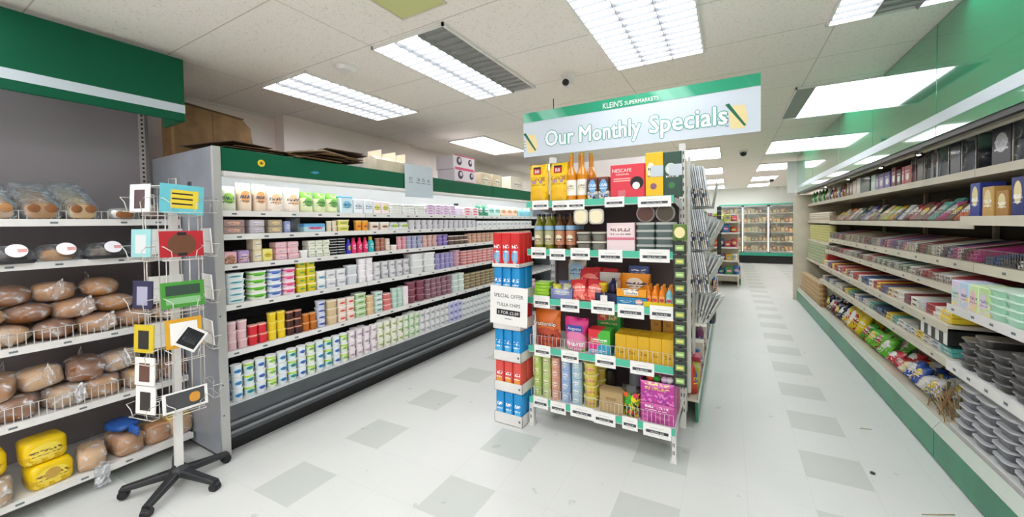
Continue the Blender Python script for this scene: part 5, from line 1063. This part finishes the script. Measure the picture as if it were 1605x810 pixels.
Kit('cake_bag', 'cake', MB().blob(.13, .14, .10, mat('nut_cake', '#6a4a34', .6, var=.4, vscale=40), TR(0, .08, 0), seed=14, jit=.08).part('plastic_bag').blob(.14, .155, .108, M_film, TR(0, .08, -.0005), seed=15, jit=.1)).put(BXF-.015, 1.06, z1, 'dark nut cake in a clear bag beside the end panel, top bread shelf', rz=pi/2)
# bottom shelf
z5 = BS[4][0]+.001; XB = BX+.06
ylw = mat('yellow_bread_bag', '#e8c512', .3, var=.15, vscale=14); ylp = prn('#ecc814', '#f0d850', '#7a5a2a', c=(.5, .5), r=(.35, .3), ty=.5, pic='#d8b010', seed=31, rough=.25)
def slo(m, bagm, seed, sleeve=None, w_=.2, d_=.12, h=.12): return loaf(w_, d_, h, m, seed, 5, bagm, True, sleeve)
def ybag(seed):
    mb = MB(); mb.blob(.165, .15, .135, ylp, seed=seed, e=6, jit=.03, flatb=.03); mb.part('label'); mb.lathe([(.03, 0), (.03, .002)], mat('label_tan', '#caa44a', .5), TR(0, -.071, .07, rx=RD(90)), n=14); mb.part('twisted_end'); mb.pillow(.06, .03, .06, ylw, TR(-.02, .07, .05, rx=RD(-80)), seed=seed, nu=5, nv=5, jit=.3); return Kit('yellow_bread_bag', 'bread', mb)
for i, (x, y, z, rz, nm) in enumerate(((XB-.14, .33, .135, .0, 'resting on the brown loaf at the near edge'), (XB-.10, .55, .0, .1, 'lower of the pair on the bottom bread shelf'), (XB-.12, .535, .133, .05, 'upper of the pair on the bottom bread shelf'))):
    ybag(i+3).put(x, y, z5+z, 'yellow bread bag '+nm, 'yellow bread bags', rz=pi/2+rz)
slo(M_bread2, M_film2, 9, None).put(XB-.08, .36, z5, 'brown loaf in a clear bag at the near edge of the bottom shelf', rz=pi-.1)
slo(M_bread2, None, 4, None).put(XB-.11, .72, z5, 'pale sliced loaf with hanging bag end beside the yellow bags', rz=pi-.15)
slo(M_bread, None, 7, None, .22, .13, .13).put(XB-.13, .87, z5, 'sliced loaf under the blue-topped bag', rz=pi+.1)
Kit('blue_bread_bag', 'bread', MB().blob(.2, .13, .06, mat('blue_film', '#2a5aa8', .2, bump=.6, bscale=20), seed=6, jit=.1).part('twisted_end').pillow(.06, .03, .08, mat('blue_film', '#2a5aa8', .2), TR(-.1, 0, .02, ry=RD(-100)), seed=3, nu=5, nv=5, jit=.3)).put(XB-.14, .86, z5+.141, 'blue bread bag on top of a sliced loaf', rz=pi+.2)
slo(M_bread, mat('pink_film', '#d8a088', .3) and None, 12, prn('#d8a070', '#c85a4a', '#ffffff', seed=3), .2, .12, .11).put(XB-.13, 1.02, z5, 'brown loaf with a red printed sleeve on the bottom bread shelf', rz=pi)
slo(M_bread2, None, 15, ylw, .22, .13, .12).put(XB-.14, 1.135, z5, 'loaf in a yellow and pink sleeve beside the end panel', rz=pi/2+.9*0+pi/2)
# a bag end hanging over the shelf edge, part of the pale loaf's neighbour
Kit('torn_bag_end', 'plastic bag', MB().pillow(.07, .012, .13, M_film2, TR(0, 0, -.13), seed=6, nu=5, nv=6, jit=.35).part('knot').blob(.03, .02, .03, M_film2, TR(0, 0, -.012), seed=2, nu=8, nv=5)).put(XB+.012, .735, z5+.03, 'crumpled clear bag end hanging over the bottom shelf edge', rz=pi/2)

# ------------------------------------------------------------------ goods on the aisle shelving (faces -x)
F_L = -pi/2
extra = {'#d9d5c8': 'stone', '#2b2f3a': 'charcoal', '#7a2430': 'maroon', '#6a62a8': 'violet', '#b02830': 'red', '#c9ced2': 'silver', '#3a5a88': 'slate blue', '#9aa58a': 'sage', '#e6e2d6': 'off-white', '#d8c08a': 'sand', '#1f6a4a': 'bottle green', '#c84a90': 'magenta', '#f0d23a': 'yellow', '#e06a30': 'tangerine', '#20242a': 'black'}
_cn = cname
def cname(h): return extra.get(h) or _cn(h)
def rgood(kit, x, y, z, label, grp, parts=True, rot=None, scale=1): return kit.put(x, y, z+.001, label, grp, rz=F_L, parts=parts, rot=rot, scale=scale)
# top shelf A: gift boxes, near to far
zA = SH['A']; rnd = random.Random(77)
def clearbox(w_, d_, h, inner, seed):
    mb = MB(); mb.rb(-w_/2+.01, w_/2-.01, .01, d_-.01, .002, h*.45, inner, .004); mb.blob(w_*.6, d_*.6, h*.4, mat('ornament'+str(seed % 3), ['#3a6a58', '#8a4a4a', '#c9c0b0'][seed % 3], .4), TR(0, d_/2, h*.45), seed=seed); mb.part('clear_box'); mb.rb(-w_/2, w_/2, 0, d_, 0, h, M_clear, .002)
    mb.part('frame'); 
    for sx in (-1, 1): mb.box(sx*w_/2-.003, sx*w_/2+.003, -.002, .003, 0, h, M_chrome)
    mb.box(-w_/2, w_/2, -.002, .003, h-.004, h+.002, M_chrome); return Kit('clear_gift_box', 'gift box', mb)
A = [(3.38, .16, .27, 'c', 'dark navy', '#1e2030'), (3.56, .13, .2, 'k', 'charcoal', '#2b2f3a'), (3.71, .15, .22, 'c', 'grey', '#5a5a60'), (3.87, .07, .26, 'c', 'silver', '#b0b4b8'), (3.96, .12, .19, 'c', 'smoky', '#4a4a48'), (4.10, .11, .2, 'k', 'black', '#1a1b1e'), (4.23, .09, .19, 'c', 'crimson', '#8a2838'), (4.34, .12, .15, 'b', 'red', '#b02830'), (4.47, .05, .15, 'b', 'rosy', '#c9505a'), (4.54, .10, .14, 'b', 'dark brown', '#3a2a2a'), (4.66, .10, .17, 'b', 'maroon and white', '#7a2430'), (4.80, .14, .15, 'b', 'violet', '#6a62a8'), (4.96, .14, .15, 'b', 'lilac', '#8a7ab8'), (5.12, .06, .14, 'b', 'mauve', '#a890b0'), (5.20, .14, .16, 'b', 'pale turquoise', '#b8d8d0'), (5.38, .30, .17, 'k', 'dark green', '#1f3a34'), (5.72, .14, .18, 'b', 'white and green', '#d8dcd4'), (5.88, .14, .16, 'b', 'white', '#d9d5c8'), (6.04, .12, .15, 'b', 'terracotta', '#a85a40'), (6.18, .1, .16, 'b', 'brown', '#6a4a34')]
for j, (y, w_, h, kd, nm, c) in enumerate(A):
    if kd == 'c': k = clearbox(w_, .14, h, mat('inner'+c, c, .5), j)
    elif kd == 'k': k = carton('gift_box', w_, .15, h, mat('gift'+c, c, .25))
    else: k = carton('gift_box', w_, .15, h, prn(c, '#e8e4dc', '#f4f0e8', c=(.5, .4), r=(.28, .2), ty=.7, seed=j % 4))
    rgood(k, 1.288, y+w_/2, zA, f'{nm} {"clear-cased " if kd == "c" else ""}gift box, top aisle shelf, {nth(j+1)} from the near end', 'gift boxes on the top aisle shelf')
def cup(c, r=.035, h=.08): return Kit('ornament', 'ornament', MB().lathe([(r*.6, 0), (r*.7, .01), (r, h*.5), (r*.8, h*.75), (r*.35, h)], mat('ceramic'+c, c, .25), TR(0, r, 0), n=12).part('lid').lathe([(r*.35, h), (r*.2, h*1.15), (0, h*1.2)], mat('ceramic'+c, c, .25), TR(0, r, 0), n=10))
cc = ['#8a6a8a', '#b8a060', '#a85a40', '#d8c8b0', '#5a6a8a', '#e0dcd0']
for j in range(14):
    rgood(cup(cc[j % 6], .035, .09+.03*(j % 3)), 1.29, 6.34+.09*j, zA if True else 0, f'small ornament on the top aisle shelf, {nth(j+1)} beyond the gift boxes', 'ornaments', parts=False)
for j in range(12):
    rgood(cup(['#3a8f4a', '#d8d4c8', '#6aa858'][j % 3], .05, .13+.04*(j % 2)), 1.29, 7.3+.13*j, 1.80, f'green or white ornament on the top far shelf, {nth(j+1)} from the near side', 'far ornaments', parts=False)
# generic rows
pal2 = list(extra) + pal
def leaning(y0, y1, z, x, wr, hr, tilt, shelf, grp, seed, dark=0., layers=1, n_hint=None):
    """packets leaning back in a wire basket, facing the aisle"""
    rnd = random.Random(seed); y = y0; k = 0
    while y < y1-wr[1]*.5:
        w_ = rnd.uniform(*wr); a = rnd.choice(pal2); b = rnd.choice(('#e6e2d6', '#f4f0e4', '#d9d5c8', '#f0d23a', '#3a5a88')); k += 1
        m = prn(a, b, rnd.choice(('#ffffff', '#20242a')), seed=rnd.randint(0, 2), c=(.5, .55), r=(.36, .25))
        for l in range(layers):
            h = rnd.uniform(*hr); nm, mb = ('snack_packet', MB().pillow(w_-.003, .03, h, m, seed=k, nu=4, nv=4)) if rnd.random() < .45 else ('card_packet', MB().rb(-w_/2+.002, w_/2-.002, -.009, .009, 0, h, m, .002))
            Kit(nm, 'packet', mb).put(x+.06+l*.05, y+w_/2, z+.012, f'{cname(a)} packet leaning in its basket, {nth(k)} from near end, {["front", "rear"][l]} row, {shelf}', grp, rot=(RD(-tilt+rnd.uniform(-4, 4)), 0, F_L), parts=False)
        y += w_
def lying(y0, y1, z, x, wr, shelf, grp, seed, cols=None, n=2, t=.014, d=.30, tilt=10, rise=0., nm='flat_packet'):
    """flat packets lying with their ends toward the aisle"""
    rnd = random.Random(seed); y = y0; k = 0
    while y < y1-wr[0]*.5:
        w_ = rnd.uniform(*wr); a = rnd.choice(cols or pal2); b = rnd.choice(('#e6e2d6', '#7a2430', '#3a5a88', '#20242a')); k += 1
        m = prn(a, b, '#30343a', seed=rnd.randint(0, 2), c=(.5, .5), r=(.3, .2)); nn = n
        kit = Kit(nm, nm.split('_')[-1], MB().rb(-w_/2+.002, w_/2-.002, 0, d, 0, t-.001, m, .002))
        for l in range(nn):
            kit.put(x+.024+rnd.uniform(0, .012)+.004*l, y+w_/2, z+.003+l*t*1.05+rise, f'{cname(a)} {nm.replace("_", " ")}, {nth(k)} pile from near end, {nth(l+1)} up, {shelf}', grp, rot=(RD(tilt), 0, F_L+rnd.uniform(-.008, .008)), parts=False)
        y += w_
g = 'packets in the aisle baskets'
leaning(3.40, 7.15, SH['B'], 1.28, (.09, .16), (.13, .20), 38, 'second aisle shelf', g+' on the second shelf', 101, layers=2)
light_c = ['#2b2f3a', '#7a2430', '#e6e2d6', '#d9d5c8', '#c9ced2', '#3a5a88', '#b02830', '#c84a90', '#6a62a8', '#f0ead8', '#9aa58a', '#2b2f3a', '#d8c08a']
lying(1.6, 3.34, SH['Cc'], 1.28, (.05, .08), 'third aisle shelf, near section', 'flat packets on the near third shelf', 102, ['#2f4fb0', '#e6e2d6', '#2b2f3a', '#3a5a88', '#d9d5c8'] and ['#3a5a88', '#e6e2d6', '#2b2f3a', '#d9d5c8'], n=2, t=.02)
lying(3.40, 7.15, SH['Cc'], 1.28, (.045, .085), 'third aisle shelf', 'flat packets on the third shelf', 103, light_c, n=3, t=.022, nm='paper_packet')  # this and the next three rows: generic flat packets, contents unknown
lying(3.40, 7.15, SH['D'], 1.24, (.05, .10), 'fourth aisle shelf', 'flat packets on the fourth shelf', 104, nm='cutlery_packet', cols= ['#d9d5c8', '#b02830', '#2b2f3a', '#c9ced2', '#e6e2d6', '#1f6a4a', '#7a2430'], n=2, t=.024)
lying(3.40, 7.15, SH['E'], 1.175, (.08, .15), 'fifth aisle shelf', 'flat packets on the fifth shelf', 105, nm='napkin_packet', cols= ['#d9d5c8', '#b02830', '#e6e2d6', '#3a5a88', '#c9ced2', '#f0d23a', '#7a2430', '#b02830', '#d8c08a'], n=2, t=.034, tilt=3)
lying(3.40, 7.15, SH['F'], 1.175, (.09, .16), 'sixth aisle shelf', 'flat packets on the sixth shelf', 106, nm='foil_packet', cols= ['#3a5a88', '#c9ced2', '#e6e2d6', '#5ab0a8', '#2b2f3a', '#d9d5c8', '#f0d23a'], n=2, t=.026, tilt=4)
# near part of the sixth shelf: dark carton with white bars
carton('striped_carton', .42, .3, .09, mat('dark_carton', '#2a2b28', .4), lambda m: [(m.part('stripe'), m.box(-.17+.11*q, -.12+.11*q, -.001, 0, 0, .09, M_paper)) for q in range(4)]) .put(1.19, 3.62, SH['F']+.075, 'dark carton with white bars at the near end of the sixth aisle shelf', rz=F_L)
# base shelf bags from far to near
zb = .206; BXr = 1.19
def rowbags(y0, y1, wr, hr, cols, seed, nm, cat, words, grp, tilt=-25, layers=2, d=.09):
    rnd = random.Random(seed); y = y0; k = 0
    while y < y1-wr[0]*.6:
        w_ = rnd.uniform(*wr); k += 1; a = rnd.choice(cols); m = prn(a, rnd.choice(('#f0d23a', '#e6e2d6', '#ffffff', '#b02830')), '#ffffff', seed=rnd.randint(0, 2), pic=rnd.choice(cols), pz=.4, rough=.25)
        for l in range(layers):
            h = rnd.uniform(*hr); Kit(nm, cat, MB().pillow(w_*.98, d, h, m, seed=k+l, nu=6, nv=6, jit=.15)).put(BXr+.07+.11*l, y+w_/2, zb+.03, f'{words}, {nth(k)} from its near end, {["front", "middle", "rear"][l]} row, base aisle shelf', grp, rot=(RD(tilt+rnd.uniform(-6, 6)), RD(rnd.uniform(-8, 8)), F_L), parts=False)
        y += w_
rowbags(6.3, 7.2, (.16, .2), (.16, .2), ['#1b2244', '#222a50', '#2a2f4a'], 1, 'pasta_bag', 'bag', 'dark navy bag', 'navy bags on the base shelf')
rowbags(5.45, 6.3, (.17, .21), (.22, .27), ['#e8c81a', '#f0d020', '#d8302a'], 2, 'snack_bag', 'bag', 'yellow and red snack bag', 'yellow bags on the base shelf')
rowbags(4.75, 5.45, (.17, .2), (.17, .22), ['#4ab828', '#2f9a2a', '#6ac83a'], 3, 'snack_bag', 'bag', 'bright green bag', 'green bags on the base shelf', tilt=-35)
rowbags(4.35, 4.75, (.15, .2), (.12, .15), ['#c8283a', '#d83a4a', '#e05a78'], 4, 'snack_bag', 'bag', 'red packet', 'red packets on the base shelf', tilt=-45)
rowbags(3.78, 4.35, (.10, .14), (.12, .17), ['#dfe4ea', '#3a5ab0', '#e8e8e8', '#b8c4d8', '#d8404a'], 5, 'napkin_pack', 'pack', 'white and blue pack', 'white packs on the base shelf', tilt=-40)
# bundle of straws and sticks
mb = MB(); rnd = random.Random(8)
for q in range(110):
    x, y = rnd.uniform(0, .26), rnd.uniform(0, .34); mb.tube([(x, y, .0), (x+rnd.uniform(-.09, .09), y+rnd.uniform(-.07, .07), rnd.uniform(.1, .2))], .0025, [mat('straw_a', '#cfc795', .5), mat('straw_b', '#b9ae86', .5), mat('straw_c', '#c98a5a', .5)][q % 3], 3)
tag(bpy.data.objects.new('wooden_sticks', mb.sec_mesh(mb.secs, 'wooden_sticks')), 'loose tangle of pale sticks and straws on the base shelf before the foil trays', 'sticks', None, 'stuff'); so = bpy.data.objects['wooden_sticks']; COL.objects.link(so); so.location = (1.2, 3.42, zb)
# foil trays
def foil(w_, d_, h, m, rim):
    return Kit('foil_tray', 'foil tray', MB().loft([(w_*.78, d_*.82, 0, .02), (w_*.92, d_*.93, h*.82, .025)], m, TR(0, d_/2, 0)).part('rim').loft([(w_, d_, h*.82, .03), (w_, d_, h*.97, .03)], rim, TR(0, d_/2, 0)))
f1 = foil(.13, .19, .045, mat('foil_dark', '#4a4846', .3, .5, bump=.3, bscale=40), mat('foil_rim', '#8d8b8a', .3, .5))
for c in range(9):
    for b in range(2):
        for k in range(4 + (c % 2)): f1.put(1.178+b*.195, 1.95+.155*c+.012*math.sin(k*3+c), SH['F']+.001+k*.0455, f'dark foil tray, {nth(9-c)} stack nearer from the sticks, {nth(k+1)} up, {["front", "rear"][b]} row, near shelf', 'dark foil trays', rz=F_L+.04*math.sin(k+c), parts=(b == 0 and c > 2))
f2 = foil(.155, .20, .052, mat('foil_mid', '#6f7074', .3, .4, bump=.3, bscale=40), mat('tray_rim_pale', '#d4d6da', .3, .2))
mb = MB().loft([(.145, .19, 0, .03), (.145, .19, .004, .03)], prn('#e2e3e4', '#f2f2f2', '#3a3d42', tn=9, seed=3), TR(0, .1, 0)); lidk = Kit('tray_lid', 'lid', mb.part('print').box(-.05, .05, .05, .13, .0041, .0046, prn('#e2e3e4', '#c9cbd0', '#3a3d42', seed=2)))
for c in range(8):
    for b in range(2):
        n = 5
        for k in range(n): f2.put(1.187+.016*k*.3+b*.205, 1.98+.18*c+.01*math.sin(k*2+c), zb+.046+k*.0525 if b == 0 else zb+.001+k*.0525, f'grey foil tray with pale rim, {nth(8-c)} stack from the sticks, {nth(k+1)} up, {["front", "rear"][b]} row, base', 'pale-rimmed foil trays', rz=F_L+.03*math.sin(k+c), parts=(b == 0 and c > 2))
        if b == 0: lidk.put(1.192, 1.98+.18*c, zb+.046+n*.0525+.001, f'white card lid on top of the {nth(8-c)} foil tray stack from the sticks', 'card lids on foil trays', rz=F_L)
mb = MB().box(0, .44, 0, 1.55, 0, .044, mat('clear_riser', '#d8dcd8', .2)); 
Kit('shelf_riser', 'riser', mb.part('lip').box(-.004, 0, 0, 1.55, .0, .048, M_white)).put(1.18, 1.8, zb+.0005, 'low white riser under the front row of foil trays')
# pale green lidded tubs and pastel cartoon-coloured boxes
gt = Kit('lidded_tub', 'tub', MB().loft([(.105, .12, 0, .015), (.118, .135, .032, .018)], mat('green_tub', '#a8d8bc', .3), TR(0, .07, 0)).part('lid').loft([(.13, .145, .032, .02), (.13, .145, .04, .02)], mat('mint_lid', '#d8f0e0', .25), TR(0, .07, 0)))
for c in range(9):
    for b in range(2):
        for k in range(4): gt.put(1.176+b*.15, 1.78+.14*c, SH['D']*0+.991+k*.0405, f'mint tub with pale lid, {nth(9-c)} stack from the pastel boxes, {nth(k+1)} up, {["front", "rear"][b]} row', 'mint lidded tubs', rz=F_L, parts=(b == 0 and c > 3))
for j, (a, b_, nm) in enumerate((('#c8e6a8', '#e8d8f0', 'lime and lilac'), ('#d8f0b8', '#f0c8c8', 'lime and pink'), ('#c0dcf0', '#f0d8e8', 'sky blue and pink'), ('#e8d8f0', '#c8e8d8', 'lilac and mint'))):
    carton('pastel_box', .095, .14, .15, prn(a, b_, '#6a5a8a', c=(.4, .5), r=(.3, .3), pic='#f0e0a0', seed=j)).put(1.178, 3.035+.098*j-.04, .991, f'{nm} pastel box beside the mint tubs', 'pastel boxes', rz=F_L)
# near second shelf: gold and blue goods, more gift boxes on the near top shelf
rnd = random.Random(15)
for j in range(12):
    a = ['#c9a058', '#2a3a90', '#d8c890', '#1e2a70', '#b08040'][j % 5]
    carton('tinsel_pack', .1, .1, .13+.03*(j % 3), prn(a, '#e8d8a0', '#ffffff', c=(.5, .6), r=(.3, .3), seed=j % 3)).put(1.226, 1.85+.125*j, 1.521, f'{["gold", "blue", "straw", "navy", "bronze"][j % 5]} pack on the near second aisle shelf, {nth(12-j)} toward the viewer', 'packs on the near second shelf', rz=F_L)
for j in range(7):
    k = clearbox(.17, .15, .25, mat('inner_n', '#1e2030', .5), j) if j % 2 else carton('gift_box', .17, .15, .24, prn('#2b2f3a', '#c9ced2', '#e8e8f4', seed=j))
    k.put(1.288, 2.0+.19*j, zA+.001, f'{"clear" if j % 2 else "charcoal"} gift box on the near top aisle shelf, {nth(7-j)} toward the viewer', 'gift boxes on the near top shelf', rz=F_L)
# far section
for i, (z, t, h, c1, c2, nm, r) in enumerate(((.206, 5, .07, '#b8905a', '#d8c09a', 'tan and cream jar', .05), (.82, 6, .05, '#8a9a70', '#c8d0b0', 'olive jar', .045), (1.17, 6, .042, '#c0bc6a', '#e0dc9a', 'yellow-green tub', .05), (1.50, 1, .13, '#c8b89a', '#e8e0d0', 'cream bottle', .04))):
    k = Kit('stacked_jar', 'jar', MB().lathe([(r*.92, 0), (r, .003), (r, h*.8)], prn(c1, c2, '#5a4a2a', seed=i), TR(0, r, 0), n=10).part('lid').lathe([(r*1.03, h*.8), (r*1.0, h*.97)], mat('jarlid'+c2, c2, .35), TR(0, r, 0), n=10)); pitch = r*2.15
    n = int(1.66/pitch); xf = 1.17 if z < .3 else (1.265 if z < 1 else 1.285)
    for c in range(n):
        for q in range(t): k.put(xf, 7.27+pitch*c, z+.001+q*h, f'{nm}, {nth(c+1)} stack from the near side, {nth(q+1)} up, far aisle section', f'{nm}s in the far section', rz=F_L, parts=False)
carton('red_box', .12, .2, .24, mat('far_red', '#b8302a', .4)).put(1.24, 7.12, SH['F']+.12, 'red box standing where the far section begins', rz=F_L)

# ------------------------------------------------------------------ greeting card spinner
SX, SY = -2.84, .965; SA = (-6, 84, 174, -74); mb = MB(); M_rub = mat('dark_rubber', '#26282b', .45)
for q in range(5):
    a = RD(20+72*q); mb.part('foot_arm'); T = TR(0, 0, 0, rz=a)
    mb.loft([(.045, .05, 0, .01), (.03, .036, .235, .008)], M_rub, T @ TR(.02, 0, .088, ry=RD(98))); mb.part('caster', True); mb.lathe([(.024, -.02), (.026, -.012), (.026, .012), (.024, .02)], M_black, T @ TR(.245, 0, .027, rx=RD(90)), n=14); mb.box(.225, .262, -.015, .015, .03, .06, M_rub, T)
mb.part('hub'); mb.lathe([(.05, .07), (.05, .1), (.035, .12), (.02, .13)], M_rub, n=14)
mb.part('pole'); mb.box(-.017, .017, -.017, .017, .12, 1.76, M_white)
for q in range(8):
    a = q*pi/4+.2; r = .13; x, y = r*cos(a), r*sin(a); mb.part('wire_post'); mb.tube([(x, y, .50), (x, y, 1.76)], .0028, M_wire, 5)
for z in (.5, 1.05, 1.6, 1.76): mb.part('ring'); mb.tube([(.132*cos(t*pi/8), .132*sin(t*pi/8), z) for t in range(16)], .0025, M_wire, 4, closed=True)
mb.part('top_plate'); mb.box(-.13, .13, -.10, .10, 1.76, 1.764, M_white); mb.tube([(-.05, 0, 1.765), (-.05, 0, 1.81), (.05, 0, 1.81), (.05, 0, 1.765)], .003, M_wire, 5)
for z in (.50, .80, 1.08, 1.36, 1.62):
    for q in range(4):
        a = RD(SA[q]); T = TR(0, 0, z, rz=a+pi/2); mb.part('card_pocket')
        hw = .085; y0 = -.15; mb.tube([(-hw, y0, .0), (-hw, y0-.035, 0), (hw, y0-.035, 0), (hw, y0, 0), (-hw, y0, 0)], .0024, M_wire, 4, T); mb.tube([(-hw, y0, .075), (-hw, y0-.045, .075), (-hw+.03, y0-.045, .05), (-hw+.035, y0-.036, 0)], .0024, M_wire, 4, T); mb.tube([(hw, y0, .075), (hw, y0-.045, .075), (hw-.03, y0-.045, .05), (hw-.035, y0-.036, 0)], .0024, M_wire, 4, T); mb.tube([(-hw, y0, 0), (-hw, y0, .09), (hw, y0, .09), (hw, y0, 0)], .002, M_wire, 4, T)
Kit('card_spinner', 'card stand', mb).put(SX, SY, 0, 'white wire card spinner on a dark five-wheeled base', rot=(0, RD(2.2), 0))
def card(w_, h, m, ex=None, t=.006):
    mb = MB(); mb.box(-w_/2, w_/2, -t, 0, 0, h, m); 
    if ex: ex(mb)
    return Kit('greeting_card', 'card', mb)
def put_card(kit, q, z, label, off=0., roll=0., g_='cards on the spinner'):
    a = RD(SA[q]); T = TR(0, 0, z, rz=a+pi/2) @ TR(off, -.158, .004) ; p = T @ Vector((0, 0, 0)); kit.put(SX+p.x+z*math.tan(RD(2.2)), SY+p.y, z+.004, label, g_, rot=(RD(-3), RD(roll), a+pi/2))
P_ = lambda m, c, h, w_, z0, x=0: (m.part('picture'), m.box(x-w_/2, x+w_/2, -.0072, -.006, z0, z0+h, c))
def cy(m): P_(m, mat('yellow_patch', '#ecd23a', .5), .10, .12, .03, .01); m.part('lettering'); [m.box(-.045+.0*i, .045, -.0078, -.0072, .105-.028*i, .113-.028*i, M_ink) for i in range(3)]
put_card(card(.19, .16, mat('card_cyan', '#6cc6d2', .4), cy), 0, 1.60, 'turquoise and yellow card at the top of the spinner facing the viewer', roll=4)
def cr(m): m.part('picture'); m.lathe([(.062, 0), (.062, .0012)], mat('card_brown', '#6a4228', .5), TR(0, -.006, .068, rx=RD(90)), n=22); m.box(-.02, .02, -.0082, -.0072, .118, .135, M_ink); m.box(-.02, .02, -.0082, -.0072, .005, .02, M_ink)
put_card(card(.19, .142, mat('card_red', '#b8242e', .4), cr), 0, 1.365, 'red card with a brown oval picture, second down the spinner')
def cg(m): P_(m, mat('card_dkgreen', '#2f4a3c', .5), .055, .15, .068); P_(m, mat('card_ltgreen', '#8cc08a', .5), .035, .15, .02)
put_card(card(.19, .142, mat('card_green', '#4a9a3a', .4), cg), 0, 1.085, 'green landscape card, third down the spinner')
put_card(card(.16, .16, mat('card_gold', '#e0a82a', .4), lambda m: P_(m, M_paper, .12, .12, .02)), 0, .86, 'white card with an orange edge behind the tilted card')
def cd(m): P_(m, M_ink, .095, .095, .0125); P_(m, M_silver, .05, .07, .035)
card(.12, .12, M_paper, cd).put(SX+.20, SY-.03, .86, 'white card with black picture tilted on its corner', 'cards on the spinner', rot=(RD(-3), RD(38), RD(86)))
def co(m): P_(m, mat('card_charcoal', '#4a4a4e', .5), .09, .17, .012); m.part('picture'); m.blob(.05, .002, .055, mat('card_orange', '#d89a3a', .5), TR(.04, -.0082, .03))
put_card(card(.20, .11, M_paper, co), 0, .505, 'white-framed card with an orange animal at the bottom of the spinner')
def cw(c): return lambda m: P_(m, mat('cardpic'+c, c, .5), .10, .075, .02)
for z, m, c, nm in ((1.60, M_paper, '#5a4a4a', 'white card with a small dark photo'), (1.36, mat('card_aqua', '#9ad0d0', .4), '#d8dcdc', 'pale aqua card with a grey picture'), (1.08, mat('card_navy', '#2f3050', .4), '#a8a8c0', 'navy card with round pictures'), (.84, mat('card_mustard', '#d8c02a', .4), '#2a2a2a', 'mustard card with black and white picture'), (.66, M_paper, '#6a4a40', 'white card with a brown photo'), (.50, M_paper, '#3a3436', 'white card with an orange figure on black')):
    put_card(card(.14, .15, m, cw(c)), 3, z+.01, nm+' on the spinner side toward the bread')
for z in (1.36, 1.08, .80): put_card(card(.16, .15, M_paper, cw('#b8b8b0')), 2, z+.01, f'pale card on the spinner side facing the wall, {dict(zip((1.36, 1.08, .80), ("highest", "middle", "lowest")))[z]}'); put_card(card(.16, .15, M_paper, cw('#c8b890')), 1, z+.01, f'cream card on the spinner side facing the chiller, {dict(zip((1.36, 1.08, .80), ("highest", "middle", "lowest")))[z]}')

# small floor debris
Kit('bottle_cap', 'litter', MB().lathe([(.012, 0), (.013, .006), (.01, .008)], M_dark, n=10)).put(.745, 3.0, 0.001, 'small dark cap lying on a grey floor tile')
for i, (x, y, a, L_) in enumerate(((.93, 2.73, 1.1, .16), (.98, 2.70, .95, .14), (.96, 2.62, 1.2, .08), (.86, 3.62, 1.3, .07))):
    Kit('wooden_stick', 'litter', MB().tube([(-L_/2, 0, .003), (L_/2, 0, .003)], .0025, mat('straw_b', '#b9ae86', .5), 5)).put(x, y, .0005, ['long pale stick on the floor by the green kickplate', 'second pale stick crossing beside the long one', 'short pale stick fragment nearest the viewer', 'small stick fragment farther up the aisle floor'][i], rz=-a+pi/2)
